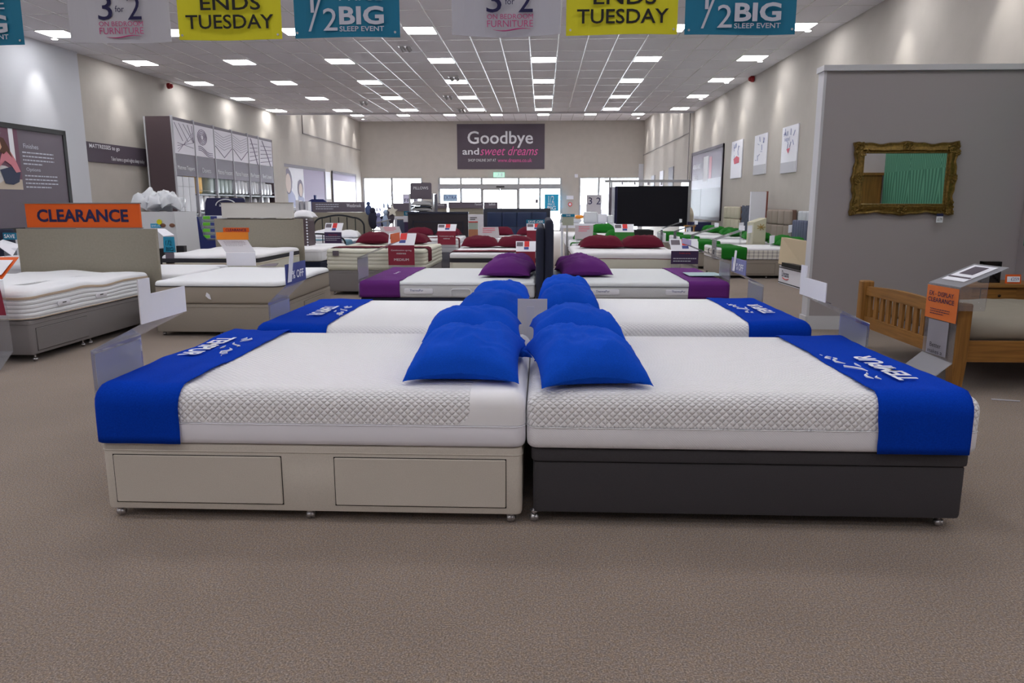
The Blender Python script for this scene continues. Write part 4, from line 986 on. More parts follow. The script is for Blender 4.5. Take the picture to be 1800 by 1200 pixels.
for k, (yy, zt) in enumerate(((14.8, .605), (17.0, .62), (19.3, .63), (21.5, .64))):
    b = Bed(3.5, yy, (1, 0), (0, 1), 1.95, 1.4)
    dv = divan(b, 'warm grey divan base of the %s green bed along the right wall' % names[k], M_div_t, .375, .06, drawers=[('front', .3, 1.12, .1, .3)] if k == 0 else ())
    m_ = mattress(b, 'checked white mattress of the %s green bed along the right wall' % names[k], .38, zt, 'd', seam=zt - .035, rt=.03, side=plaid if k == 0 else M_matt2, piping=([zt - .035, .395], M_card))
    if k == 0:
        mb = MB()
        for v in (.35, .8): mb.tube([(3.495, yy + v, .46), (3.47, yy + v, .48), (3.47, yy + v, .54), (3.495, yy + v, .56)], .008, 6)
        part(m_, 'side_handles', mb, M_navyfab)
    runner(b, 'green runner on the %s green bed along the right wall' % names[k], .05, .55, zt, .22, M_green, 'green bed runners', r=.04, endr=.04, seed=60 + k, nu=10)
    gpil(b, 1.55, .36, zt + .005, .5, .62, 'nearer green pillow on the %s bed along the right wall' % names[k], 70 + k, .2, .1)
    gpil(b, 1.55, 1.04, zt + .005, .5, .62, 'farther green pillow on the %s bed along the right wall' % names[k], 80 + k, .2, -.1)
    swan(b, 'clear sloping price display at the foot of the %s green bed along the right wall' % names[k], .15, .55, .38, .76, .52, .19, .09, strip=0, group='clear sloping displays on the green beds')

# ================================================================ PRICE LECTERNS (front card, sloping top)
def lec(label, pa, pb, yf, yb_, yt, Y, front, **k):
    xa, zf = aty(pa, yf, Y); xb, z0 = aty(pb, yb_, Y); _, ztp = aty(pa, yt, Y + .18)
    return lectern(label, (xa + xb) / 2, Y, z0, zf, xb - xa, front, .18, max(.03, ztp - zf), base=.35, **k)
t = lec('maroon MEDIUM price lectern in front of the thick cream mattress', 682, 729, 431, 466, 410, 11.6, M_card_m, txt=[('MEDIUM', .0, .28, .56, .12), ('Combination spring', 0, .74, .78, .10), ('mattress', 0, .59, .36, .08)])
t = lec('maroon price lectern at the foot of the bed with the black wooden headboard', 769, 801, 406, 430, 394, 16.2, M_card_m, txt=[('Combination spring', 0, .62, .8, .10), ('mattress', 0, .45, .36, .09)])
t = lec('purple price lectern at the foot of the black metal bed', 570, 601, 408, 430, 392, 16.75, M_card_p, txt=[('Memory foam', 0, .78, .5, .1)], tcol=M_redp)
lines(t, (t.location.x, 16.745, t.location.z + .18), (1, 0, 0), (0, 0, 1), .34, 3, .04, .012, M_print_s)
t = lec('aubergine price lectern at the right corner of the bed right of the navy headboards', 1180, 1227, 441, 464, 420, 11.72, M_card_p, txt=[('Pocket spring', 0, .82, .4, .12)], tcol=M_redp)
lines(t, (t.location.x, 11.715, t.location.z + .08), (1, 0, 0), (0, 0, 1), .36, 2, .04, .014, M_print_s)
t = lec('maroon price lectern with a blue SAVE tag before the blue leather headboard', 926, 958, 405, 424, 393, 16.2, M_card_m)
xa, za = aty(925, 393, 16.4); xb, zb = aty(958, 386, 16.4); mb = MB(); mb.box(xa, xb, 16.39, 16.4, za, zb); part(t, 'save_tag', mb, M_teal); write(t, 'SAVE £200', ((xa + xb) / 2, 16.39, (za + zb) / 2), (1, 0, 0), (0, 0, 1), (xb - xa) * .8, .055, M_print, bold=.01, lift=.005)
t = lec('maroon price lectern beside the navy headboards at the foot of the dark banded mattress', 907, 941, 442, 468, 424, 11.55, M_card_m)
t = lec('green price lectern at the foot of the middle green bed', 1081, 1114, 408, 425, 394, 15.0, mat('green_card', (60, 140, 60), .6))
def backlec(label, pts, Y, group='price cards seen from behind'):
    P = [Vector((aty(px, py, Y + (0 if i < 2 else .2))[0], Y + (0 if i < 2 else .2), aty(px, py, Y + (0 if i < 2 else .2))[1])) for i, (px, py) in enumerate(pts)]
    t = thing('price_card', label, 'price card', P[0], group); mb = MB(); mb.sheet(P, .006); part(t, 'card', mb, MATS['card_back'] if 'card_back' in MATS else mat('card_back', (176, 168, 176), .6), smooth=False)
    c = (P[0] + P[1]) / 2; mb = MB(); mb.sheet([(P[0].x + .03, Y, .002), (P[1].x - .03, Y, .002), (P[1].x - .03, Y, P[1].z), (P[0].x + .03, Y, P[0].z)], .004); part(t, 'clear_stem', mb, M_acr, smooth=False)
    d = (P[3] - P[0]).normalized(); lines(t, (P[2] + P[3]) / 2 - d * .05, P[1] - P[0], d, (P[1] - P[0]).length * .6, 3, .05, .02, M_rs, lift=.008)
    return t
backlec('grey slanted price card behind the cream mattress bed, left of the black headboard', [(672, 413), (707, 413), (702, 398), (666, 398)], 14.6)
backlec('grey slanted price card left of the SAVE lectern', [(842, 418), (878, 418), (876, 399), (843, 399)], 14.3)
backlec('mauve slanted price card behind the left maroon pillow right of the navy headboards', [(1010, 420), (1042, 420), (1043, 396), (1011, 396)], 14.9)

# ================================================================ LEFT SIDE: CLEARANCE BEDS
def board(label, pa, pb, yt, Y, header=None, m=M_panel, th=.05, hm=M_orange, text=None):
    x0, z1 = aty(pa, yt, Y); x1, _ = aty(pb, yt, Y)
    t = thing('display_board', label, 'display board', ((x0 + x1) / 2, Y, 0))
    mb = MB(); mb.box(x0, x1, Y, Y + th, 0, z1); part(t, 'panel', mb, m, smooth=False)
    if header:
        ha, hb, ht, hbm = header; a, zt = aty(ha, ht, Y); b, zb = aty(hb, hbm, Y); zb = max(zb, z1 - .002)
        mb = MB(); mb.box(a, b, Y + .01, Y + .04, zb, zt); part(t, 'header_sign', mb, hm, smooth=False)
        if text: write(t, text[0], ((a + b) / 2 + (b - a) * text[3], Y + .01, (zb + zt) / 2), (1, 0, 0), (0, 0, 1), (b - a) * text[1], (zt - zb) * text[2], text[4] if len(text) > 4 else M_navyink, bold=.03, lift=.006)
    return t
def header_frame(t, a, b, zb, zt, Y, m=M_div_m):
    mb = MB(); e = .012
    for q in ((a, b, zb - e, zb), (a, b, zt, zt + e)): mb.box(q[0], q[1], Y, Y + .045, q[2], q[3])
    part(t, 'header_frame', mb, m)
t = board('taupe board with the big orange CLEARANCE sign behind the near left bed', 28, 273, 402, 8.72, (42, 247, 358, 400), text=('CLEARANCE', .80, .54, .0))
header_frame(t, aty(42, 380, 8.72)[0], aty(247, 380, 8.72)[0], 1.185, aty(145, 358, 8.72)[1], 8.72)
b1 = Bed(-6.3, 6.5, (0, 1), (1, 0), 2.18, 1.58)
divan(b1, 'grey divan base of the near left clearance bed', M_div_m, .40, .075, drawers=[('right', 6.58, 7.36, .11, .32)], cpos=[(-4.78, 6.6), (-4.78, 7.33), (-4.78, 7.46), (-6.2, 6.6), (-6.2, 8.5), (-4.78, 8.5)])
m_ = mattress(b1, 'white pillow-top mattress on the near left grey base', .405, .665, 'c', rows=4, seam=.60, rt=.045, wavy=.016, side=M_matt2, top=M_matt2, piping=([.415, .605], M_tan), rc=.12)
mb = MB(); mb.loft(*b1.rect(0, b1.L, 0, b1.W), [(.004, .60), (-.006, .603), (-.006, .622), (.004, .625)], .12, 24, 5, lambda x, y, z: (x, y, z + .016 * .85 * noise.noise(Vector((x * 2.2, y * 2.2, 3))) * 2), cap=False); part(m_, 'tan_piping_band', mb, M_tan)
for y in (7.0, 7.62):
    mb = MB(); mb.loft(y - .10, y + .10, .485, .535, [(0, 0), (0, .004), (.004, .006)], .02, 1, 3)
    for i in range(len(mb.v)): a, c, d = mb.v[i]; mb.v[i] = (-4.712 + d, a, c)
    part(m_, 'brand_patch', mb, M_card); lines(m_, (-4.70, y, .51), (0, 1, 0), (0, 0, 1), .08, 1, .02, .012, M_blackink)
b2 = Bed(-4.34, 7.95, (0, 1), (1, 0), 1.95, 1.46)
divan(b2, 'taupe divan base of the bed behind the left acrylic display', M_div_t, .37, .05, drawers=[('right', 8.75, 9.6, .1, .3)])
m_ = mattress(b2, 'white-topped mattress with taupe sides on the taupe divan', .375, .62, 'c', seam=.565, rt=.04, side=M_beigeside, rc=.12, wavy=.004, top=M_matt2, piping=([.565], M_div_g))
mb = MB(); x, z = aty(367, 520, 7.94); mb.sheet([(x - .02, 7.935, z + .04), (x + .015, 7.932, z + .015), (x + .03, 7.93, z - .04), (x, 7.932, z - .03), (x - .035, 7.935, z)], .003); part(m_, 'care_tag', mb, M_card, smooth=False)
mb = MB(); a = [atz(452, 469, .63), atz(485, 469, .63), atz(478, 472, .63), atz(466, 467, .63)]; mb.sheet([(a[0][0], a[0][1], .64), (a[1][0], a[1][1], .64), (a[1][0] - .05, a[1][1] + .25, .66), (a[0][0] + .06, a[1][1] + .2, .655)], .004)
solo('leaflet', mb, M_grey_sign, 'curled grey leaflet lying on the taupe-sided mattress', 'leaflet', (a[0][0], a[0][1], .64), smooth=False)
t = board('taupe board with a blank white header behind the black-banded mattress', 376, 531, 384, 12.62, (388, 516, 357, 383), hm=mat('blank_header', (208, 206, 202), .7))
header_frame(t, aty(388, 380, 12.62)[0], aty(516, 380, 12.62)[0], 1.215, aty(388, 357, 12.62)[1], 12.62, M_panel)
b3 = Bed(-5.62, 10.6, (0, 1), (1, 0), 1.98, 1.45)
divan(b3, 'pale divan base under the black-banded pillow-top mattress', M_div_b, .40, .06)
m_ = mattress(b3, 'white pillow-top mattress with a black band behind the taupe-sided one', .405, .735, 'c', seam=.68, rt=.045, side=M_cream, rc=.1, wavy=.012, top=M_matt, piping=([.6], M_tan))
mb = MB(); mb.loft(*b3.rect(0, b3.L, 0, b3.W), [(.02, .615), (-.002, .62), (-.004, .65), (-.002, .678), (.02, .683)], .1, 24, 5, cap=False); part(m_, 'black_band', mb, M_band)
b4 = Bed(-6.0, 8.85, (0, 1), (1, 0), 1.5, 1.55)
divan(b4, 'dark divan base mostly hidden behind the CLEARANCE board', M_div_g, .38, .05)
m_ = mattress(b4, 'white quilted mattress beside the taupe-sided one, right of the CLEARANCE board', .385, .615, 'c', rows=2, seam=.56, rt=.045, side=M_silver, rc=.12, top=M_matt2)
t = thing('price_display', 'white price lectern with an orange CLEARANCE tag on the taupe-sided bed', 'price display', (-4.2, 9.95, .55))
x0, z1 = aty(397, 444, 9.95); x1, z0 = aty(450, 467, 9.95); mb = MB(); mb.box(x0, x1, 9.95, 9.956, z0, z1); part(t, 'front_card', mb, M_card, smooth=False)
A_ = [(397, 443), (449, 443), (435, 422), (382, 422)]; P = [Vector((aty(px, py, 9.95 + (.3 if i > 1 else 0))[0], 9.95 + (.3 if i > 1 else 0), aty(px, py, 9.95 + (.3 if i > 1 else 0))[1])) for i, (px, py) in enumerate(A_)]
mb = MB(); mb.sheet(P, .005); part(t, 'sloping_card', mb, mat('pale_grey_card', (196, 196, 206), .6), smooth=False)
lines(t, (P[2] + P[3]) / 2 - (P[3] - P[0]).normalized() * .06, P[1] - P[0], P[3] - P[0], .3, 4, .05, .01, M_grey_sign, lift=.006)
for (a, b_, c, d, mm, nm) in ((380, 437, 408, 421, M_orange2, 'orange_backing'), (392, 438, 400, 408, M_orange, 'clearance_tag')):
    x0, z1 = aty(a, c, 10.26); x1, z0 = aty(b_, d, 10.26); mb = MB(); mb.box(x0, x1, 10.255, 10.262, z0, z1); part(t, nm, mb, mm, smooth=False)
write(t, 'CLEARANCE', ((x0 + x1) / 2, 10.255, (z0 + z1) / 2), (1, 0, 0), (0, 0, 1), (x1 - x0) * .8, (z1 - z0) * .6, M_navyink, bold=.012, lift=.005)
mb = MB(); mb.sheet([(-4.5, 10.0, .56), (-4.15, 10.0, .56), (-4.15, 10.0, .62), (-4.5, 10.0, .62)], .004); part(t, 'foot', mb, M_acr, smooth=False)
b5 = Bed(-5.5, 13.4, (0, 1), (1, 0), 1.9, 1.42)
divan(b5, 'dark blue divan base just right of the blank-headed board', mat('deep_navy_fabric', (26, 34, 56), .9), .42, .05)
mattress(b5, 'white mattress just right of the blank-headed board', .425, .66, 'c', seam=.60, rt=.05, side=M_matt2, rc=.1)
# far left slice: another bed and an acrylic display
b0 = Bed(-8.5, 9.6, (0, 1), (1, 0), 1.9, 1.9)
divan(b0, 'dark divan base at the far left edge behind the CLEARANCE board', M_div_g, .40, .05)
mattress(b0, 'white mattress at the far left edge behind the CLEARANCE board', .405, .66, 'c', seam=.60, rt=.05, side=M_matt2, rc=.1)
x0, z1 = aty(-30, 402, 11.6); x1, _ = aty(20, 402, 11.6); slab_hb(x0, x1, 11.6, 11.68, .3, z1, M_navyfab, 'dark headboard at the far left edge behind the blue SAVE tag')
t = thing('price_display', 'price lectern with a blue SAVE tag at the far left edge', 'price display', (-7.2, 9.4, .35))
x0, za = aty(6, 421, 9.6); x1, zb = aty(28, 409, 9.6); mb = MB(); mb.box(x0, x1, 9.6, 9.606, za, zb); part(t, 'save_tag', mb, M_teal, smooth=False)
write(t, 'SAVE', ((x0 + x1) / 2, 9.6, (za + zb) / 2), (1, 0, 0), (0, 0, 1), (x1 - x0) * .8, (zb - za) * .55, M_print, bold=.012)
P = [Vector((aty(px, py, Y)[0], Y, aty(px, py, Y)[1])) for px, py, Y in ((-10, 428, 9.3), (22, 450, 9.3), (34, 430, 9.6), (5, 421, 9.6))]; mb = MB(); mb.sheet(P, .006); part(t, 'sloping_card', mb, M_card, smooth=False)
mb = MB(); x0, z1 = aty(6, 436, 9.42); mb.box(x0, x0 + .2, 9.42, 9.426, .35, z1); part(t, 'clear_stem', mb, M_acr, smooth=False)
t = thing('acrylic_display', 'clear acrylic display with orange and maroon cards at the left edge', 'acrylic display', (-4.9, 6.35, 0))
f = lambda px, py, Y: Vector((aty(px, py, Y)[0], Y, aty(px, py, Y)[1]))
mb = MB(); mb.sheet([f(-40, 495, 6.3), f(5, 492, 6.3), f(23, 617, 6.3), f(-40, 617, 6.3)], .005); mb.sheet([f(23, 617, 6.3), f(-40, 617, 6.3), Vector((aty(-40, 655, 6.2)[0], 6.12, .004)), Vector((aty(10, 655, 6.2)[0], 6.12, .004))], .005)
part(t, 'upright_sheet', mb, M_acr, smooth=False)
mb = MB(); mb.sheet([f(-40, 490, 6.29), f(4, 490, 6.29), f(33, 452, 6.6), f(-40, 452, 6.6)], .005); part(t, 'orange_card', mb, M_orange, smooth=False)
mb = MB(); mb.sheet([f(-40, 484, 6.31) + Vector((0, -.006, .006)), f(3, 484, 6.31) + Vector((0, -.006, .006)), f(24, 458, 6.55) + Vector((0, -.006, .006)), f(-40, 458, 6.55) + Vector((0, -.006, .006))], .002); part(t, 'white_label', mb, M_card, smooth=False)
mb = MB(); mb.sheet([f(-40, 498, 6.292), f(-2, 498, 6.292), f(11, 554, 6.292), f(-40, 554, 6.292)], .003); part(t, 'maroon_card', mb, M_card_m, smooth=False)
# ================================================================ TALL SHELVING ON THE LEFT WALL
SX = -9.45
def sy(px, py): return atx(px, py, SX)
ed = [sy(px, py)[0] for px, py in ((301, 206), (339, 213), (374, 221), (406, 228), (434, 235), (453, 240), (477, 245))]
ZS = 3.66
M_plum = mat('plum_laminate', (84, 70, 76), .5, bump=.1, scale=200); M_hdr = mat('shelf_header_mauve', (118, 112, 126), .6)
z_pic = sy(345, 274)[1]; z_pt = sy(345, 222)[1]; z_gb = sy(345, 311)[1]; zs1 = sy(360, 341)[1]; zs2 = sy(360, 372)[1]
t = thing('shelving_unit', 'tall plum shelving unit with six picture panels against the left wall', 'shelving', (SX - .3, (ed[0] + ed[-1]) / 2, 0))
mb = MB(); mb.box(SX - .66, SX, ed[0] - .04, ed[0], 0, ZS); part(t, 'end_panel', mb, M_plum, smooth=False)
mb = MB(); mb.box(SX - .66, SX, ed[-1], ed[-1] + .04, 0, ZS); part(t, 'end_panel', mb, M_plum, smooth=False)
mb = MB(); mb.box(SX - .68, SX - .66, ed[0], ed[-1], 0, ZS); part(t, 'back_panel', mb, M_plum, smooth=False)
mb = MB(); mb.box(SX - .015, SX + .01, ed[0] - .045, ed[0] - .02, 0, ZS); mb.box(SX - .7, SX - .67, ed[0] - .06, ed[0] - .04, 0, ZS); part(t, 'edge_trim', mb, M_silver, smooth=False)
M_photo = mat('photo_lilac', (224, 222, 234), .6); M_photo2 = mat('photo_grey_line', (132, 124, 150), .6)
words_ = ['Mattress Toppers', 'Duvets', 'Mattress Protectors', 'Mattress Protectors', 'Pillow Protectors', 'Bed Linen']
for i in range(6):
    a, c = ed[i], ed[i + 1]; ym = (a + c) / 2; w = c - a
    mb = MB(); mb.box(SX - .05, SX + .02, a - .02, a + .02, 0, ZS + .03); part(t, 'upright_post', mb, M_silver, smooth=False)
    mb = MB(); mb.box(SX - .02, SX, a + .02, c - .02, z_gb, ZS); part(t, 'header_panel', mb, M_hdr, smooth=False)
    mb = MB(); mb.box(SX, SX + .006, a + .03, c - .03, z_pic, z_pt + .03); part(t, 'picture_panel', mb, M_photo, smooth=False)
    mb = MB(); rnd = random.Random(i); X = SX + .01; h = z_pt - z_pic
    if i == 0:
        for q in range(5): mb.tube([(X, a + .1 + q * .2 * w, z_pt - .02), (X, min(c - .06, a + .5 + q * .25 * w), z_pt - .02 - h * .55)], .007, 4)
        for q in range(4): mb.tube([(X, c - .1, z_pt - h * (.25 + q * .17)), (X, a + .2, z_pic + h * (.05 + q * .1))], .006, 4)
    elif i == 1:
        for q in range(4): mb.tube([(X, ym - .15 + (.28 - .06 * q) * math.cos(s * .5236), z_pic + h * .66 + h * (.26 - .055 * q) * math.sin(s * .5236)) for s in range(12)], .010, 5, close=True)
        for q in range(3): mb.tube([(X, a + .2 + s * .1 * w, z_pic + h * .34 - .05 * q - h * .03 * s + .03 * math.sin(s)) for s in range(8)], .010, 5)
    elif i in (2, 3):
        for q in range(6): mb.tube([(X, a + .08, z_pt - h * (.09 * q + .04)), (X, ym, z_pt - h * (.09 * q + .2)), (X, c - .08, z_pt - h * (.09 * q + .04))], .005, 4)
        mb.tube([(X, a + .06, z_pic + .45 * h), (X, ym, z_pic + .06), (X, c - .06, z_pic + .45 * h)], .012, 5)
    else:
        for q in range(5): mb.tube([(X, a + .1 + .02 * q, z_pic + h * (.1 + q * .17)), (X, c - .12, z_pic + h * (.22 + q * .15))], .010, 5)
        mb.tube([(X, a + .25 * w, z_pt), (X, a + .5 * w, z_pic + .6 * h), (X, a + .8 * w, z_pic)], .016, 5)
    part(t, 'picture_lines', mb, M_photo2)
    write(t, words_[i], (SX, ym, z_gb + .2), (0, 1, 0), (0, 0, 1), min(.8 * w, .09 * len(words_[i])), .13, M_print, lift=.008)
    for zz in ((zs1, zs2, .9, .45) if i else (1.22, .45)):
        mb = MB(); mb.box(SX - .65, SX, a + .02, c - .02, zz - .04, zz); part(t, 'shelf', mb, M_darkwood, smooth=False)
        if i: mb = MB(); mb.tube([(SX - .01, a + .02, zz + .1), (SX - .01, c - .02, zz + .1)], .006, 5); part(t, 'shelf_rail', mb, M_silver)
M_wrap = mat('clear_wrapped_white', (214, 218, 226), .25, bump=.6, scale=25, coat=.3); M_wrapg = mat('clear_wrapped_grey', (160, 176, 176), .3, bump=.6, scale=25)
def pack(x0, x1, y0, y1, z0, z1, m, label, group, nm='bedding_pack', soft=.02, cat='bedding pack'):
    mb = MB(); r = min(soft, (x1 - x0) / 3, (y1 - y0) / 3)
    mb.loft(x0, x1, y0, y1, [(r, z0), (0, z0 + r), (0, z1 - r), (r * .3, z1 - r * .3), (r, z1)], r * 1.5, 2, 3)
    return solo(nm, mb, m, label, cat, ((x0 + x1) / 2, (y0 + y1) / 2, z0), group)
M_box = mat('white_carton', (212, 214, 222), .6); M_boxg = mat('grey_carton', (150, 150, 162), .6)
a, c = ed[0] + .04, ed[1] - .1; w = (c - a) / 3
zt1 = sy(320, 327)[1]
for j in range(3):
    nn = ('near', 'middle', 'far')[j]
    for zz0, zz1, mm, lb in ((1.222, zt1 - .01, M_box, 'tall white topper carton in the %s stack of the first shelving bay' % nn), (zt1 - .008, z_gb - .01, M_box, 'short white topper carton on top of the %s stack in the first shelving bay' % nn), (.452, 1.17, M_boxg, 'grey topper carton in the %s place of the lower shelf of the first bay' % nn)):
        pack(SX - .5, SX - .02, a + j * w, a + (j + 1) * w - .02, zz0, zz1, mm, lb, 'topper cartons in the first shelving bay', 'topper_carton', .006, 'carton')
    pack(SX - .5, SX - .02, a + j * w, a + (j + 1) * w - .02, .002, .40, M_boxg, 'grey carton standing on the floor in the %s place of the first shelving bay' % nn, 'topper cartons in the first shelving bay', 'topper_carton', .006, 'carton')
rnd = random.Random(5)
cnt = 0
for i in range(1, 6):
    a, c = ed[i] + .05, ed[i + 1] - .05; n = 4 if i > 1 else 3; w = (c - a) / n
    for j in range(n):
        for lev, zz in enumerate((zs1, zs2)):
            if lev == 1 and i > 1 and j % 2: continue
            mm = M_wrap; h = rnd.uniform(.40, .50) if i > 1 else .5
            if i == 1 and lev == 0: mm = [mat('yellow_pack', (226, 176, 40), .5), None, M_wrapg][j]; h = [.62, 0, .6][j]
            if i == 2 and lev == 0: mm = M_wrapg
            if mm is None: continue
            h = min(h, .55 if lev else .66); od = ('first', 'second', 'third', 'fourth')[j]
            pack(SX - .45, SX - .04, a + j * w + .01, a + (j + 1) * w - .01, zz + .001, zz + h, mm, '%s wrapped bedding pack on the %s shelf of shelving bay %s' % (od, ('upper', 'second')[lev], ('two', 'three', 'four', 'five', 'six')[i - 1]), 'wrapped bedding packs on the tall shelving', soft=.05)

# ================================================================ WHITE PILLOW BIN AND NAVY DISPLAY
f = lambda px, py, Y: Vector((aty(px, py, Y)[0], Y, aty(px, py, Y)[1]))
M_bin = mat('bin_white_print', (206, 208, 214), .5)
x0, z1 = aty(248, 372, 12.4); x1, _ = aty(306, 372, 12.4)
t = thing('display_bin', 'white card bin full of wrapped pillows behind the CLEARANCE board', 'display bin', ((x0 + x1) / 2, 12.7, 0))
xb = aty(316, 440, 12.4)[0]
mb = MB(); v = [(x0, 12.4, .3), (xb, 12.4, .3), (x1, 12.4, z1), (x0, 12.4, z1)]; mb.add([*v, *[(p[0], 13.2, p[2]) for p in v]], [(0, 1, 2, 3), (5, 4, 7, 6), (1, 5, 6, 2), (4, 0, 3, 7), (4, 5, 1, 0)]); part(t, 'card_body', mb, M_bin, smooth=False)
mb = MB(); mb.box(x0 - .02, xb + .02, 12.38, 13.22, 0, .3); part(t, 'plinth', mb, M_black, smooth=False)
xs, zz = aty(270, 395, 12.4); mb = MB(); mb.box(xs - .05, xs + .13, 12.392, 12.4, zz - .05, zz + .02); part(t, 'blue_tag', mb, MATS['lit_teal'], smooth=False); write(t, 'SAVE £10', (xs + .04, 12.392, zz - .015), (1, 0, 0), (0, 0, 1), .15, .035, M_print)
xs, zz = aty(280, 390, 12.38); mb = MB(); mb.tube([(xs, 12.385, zz), (xs, 12.375, zz)], .045, 14); part(t, 'yellow_sticker', mb, M_yellow)
for q in (287, 303):
    xs, zz = aty(q, 396, 12.4); mb = MB(); mb.ball((xs, 12.39, zz), .05, 8, 6, (1, .15, .7)); part(t, 'printed_picture', mb, mat('brown_picture', (120, 84, 66), .6))
for k, (px, py) in enumerate(((252, 360), (262, 357), (272, 354), (283, 358), (292, 356), (300, 362), (258, 368), (288, 366))):
    p = f(px, py, 12.75); pillow('wrapped white pillow in the bin, %s' % ('at its left edge', 'second from its left edge', 'highest in the middle', 'right of the highest one', 'near its right edge', 'at its right edge', 'low at the left front', 'low at the right front')[k], p.x, 12.72 + .05 * (k % 3), p.z - .10, .3, .35, .2, M_wrap, rot=k, tilt=(.5 - .2 * k, .3), seed=90 + k, n=10, group='wrapped pillows in the white bin', wr=3, name='wrapped_pillow')
# teal lectern by the bin
x0, z1 = aty(288, 416, 10.6); x1, z0 = aty(306, 450, 10.6)
t = thing('price_display', 'teal half price BIG lectern right of the CLEARANCE board', 'price display', (x0, 10.6, z0))
mb = MB(); mb.sheet([f(287, 416, 10.6), f(306, 416, 10.6), f(309, 443, 10.6), f(288, 443, 10.6)], .006); part(t, 'front_card', mb, mat('lit_teal_dark', (20, 130, 165), .6), smooth=False)
mb = MB(); mb.sheet([f(287, 415, 10.6), f(306, 413, 10.6), f(290, 402, 11.0), f(272, 402, 11.0)], .006); part(t, 'sloping_card', mb, M_card, smooth=False)
mb = MB(); mb.box(x0, x1, 10.6, 10.61, 0, z0 + .05); part(t, 'stem', mb, M_grey_sign, smooth=False)
write(t, '1/2', ((x0 + x1) / 2, 10.6, z1 - .09), (1, 0, 0), (0, 0, 1), .09, .07, M_print); write(t, 'BIG', ((x0 + x1) / 2 + .01, 10.6, z1 - .18), (1, 0, 0), (0, 0, 1), .11, .06, M_print, bold=.02)
x0, z1 = aty(309, 432, 11.4); x1, _ = aty(323, 432, 11.4); mb = MB(); mb.loft(x0, x1, 11.4, 11.5, [(0, .002), (0, z1)], .01); solo('chair_back', mb, M_black, 'black upright panel between the teal lectern and the grey cartons', 'panel', ((x0 + x1) / 2, 11.45, 0), smooth=False)
x0, z1 = aty(275, 437, 11.0); x1, _ = aty(288, 437, 11.0); mb = MB(); mb.loft(x0, x1, 11.0, 11.3, [(0, .002), (0, z1)], .01); solo('storage_box', mb, M_black, 'black box left of the teal lectern, right of the CLEARANCE board', 'box', ((x0 + x1) / 2, 11.15, 0), smooth=False)
YN = 15.6
t = thing('display_stand', 'navy cardboard display stand with a logo header, left of the blank-headed board', 'display stand', (f(392, 440, YN).x, YN, 0))
M_navyc = mat('navy_card', (34, 36, 78), .5); M_navyc2 = mat('indigo_card', (30, 42, 108), .5)
mb = MB(); mb.sheet([f(364, 348, YN + .3), f(428, 348, YN + .3), f(431, 352, YN + .3), f(431, 384, YN + .3), f(361, 384, YN + .3), f(361, 356, YN + .3)], .03); mb.sheet([f(361, 382, YN + .3), f(431, 382, YN + .3), f(431, 470, YN + .3), f(361, 470, YN + .3)], .03); part(t, 'header', mb, M_navyc, smooth=False)
c = f(397, 357, YN + .28); mb = MB(); mb.tube([(c.x + .22 * math.cos(k * math.pi / 12), YN + .27, c.z - .05 + .13 * math.sin(k * math.pi / 12)) for k in range(13)], .012, 5); part(t, 'logo_arch', mb, M_print)
write(t, 'silent', (c.x, YN + .28, c.z - .04), (1, 0, 0), (0, 0, 1), .3, .06, M_print)
mb = MB(); z0 = .05; xa = f(341, 381, YN).x; xb = f(392, 381, YN).x; zt = f(341, 381, YN).z
mb.sheet([Vector((xa, YN, z0)), Vector((xb, YN, z0)), f(392, 422, YN), f(365, 422, YN), f(357, 414, YN), f(348, 381, YN), Vector((xa, YN, zt))], .03); part(t, 'front_panel', mb, M_navyc2, smooth=False)
mb = MB(); mb.box(xa, xa + .03, YN, YN + .4, z0, zt); mb.box(xa, xb, YN, YN + .4, 0, z0); part(t, 'side_panel', mb, M_navyc2, smooth=False)
for k, py in enumerate((381, 392, 403, 414)):
    p = f(372, py + 8, YN + .2)
    nn = ('top', 'second', 'third', 'bottom')[k]
    pk = pack(f(350, py, YN).x + .03, xb, YN + .03, YN + .26, p.z, p.z + .125, M_wrap, 'white and green pillow pack in the navy display stand, %s one' % nn, 'pillow packs in the navy stand', soft=.04)
    mb = MB(); mb.box(f(352, py, YN).x + .05, f(368, py, YN).x, YN + .018, YN + .03, p.z + .05, p.z + .115); part(pk, 'green_label', mb, mat('lime_label', (112, 206, 60), .5), smooth=False)
    mb = MB(); mb.box(f(369, py, YN).x, f(380, py, YN).x, YN + .018, YN + .03, p.z + .05, p.z + .115); part(pk, 'blue_label', mb, M_bluep, smooth=False)
# small stand and cartons between blank-headed board and Westbrook board
p0 = f(519, 383, 14.2); p1 = f(541, 383, 14.2)
mb = MB(); mb.box(p0.x, p1.x, 14.2, 14.6, 0, p0.z - .02); t = solo('display_plinth', mb, M_plum, 'narrow plum display plinth between the blank-headed and Westbrook boards', 'plinth', ((p0.x + p1.x) / 2, 14.4, 0), smooth=False)
pillow('white pillow lying on the narrow plum plinth', (p0.x + p1.x) / 2, 14.4, p0.z - .015, .42, .35, .15, M_matt, seed=99, n=14)
mb = MB()
for k in range(16): mb.ball((p1.x - .02, 14.18, .35 + k * .055), .018, 8, 5)
solo('bead_string', mb, M_card, 'string of white round tags hanging down the plum plinth', 'bead string', (p1.x, 14.18, .35))
for k, (pa, pb, pt, pbm, mm, lb) in enumerate(((521, 528, 352, 375, M_card, 'white carton standing on the left end of the far table'), (529, 536, 354, 372, M_silver, 'pale grey carton right of the white one on the far table'), (538, 544, 354, 372, M_card, 'narrow white carton beside the dark blue arch display'))):
    a = f(pa, pt, 21); c = f(pb, pbm, 21); mb = MB(); mb.loft(a.x, c.x, 20.9, 21.2, [(0, c.z), (0, a.z)], .01); solo('carton', mb, mm, lb, 'carton', (a.x, 21, c.z), smooth=False)
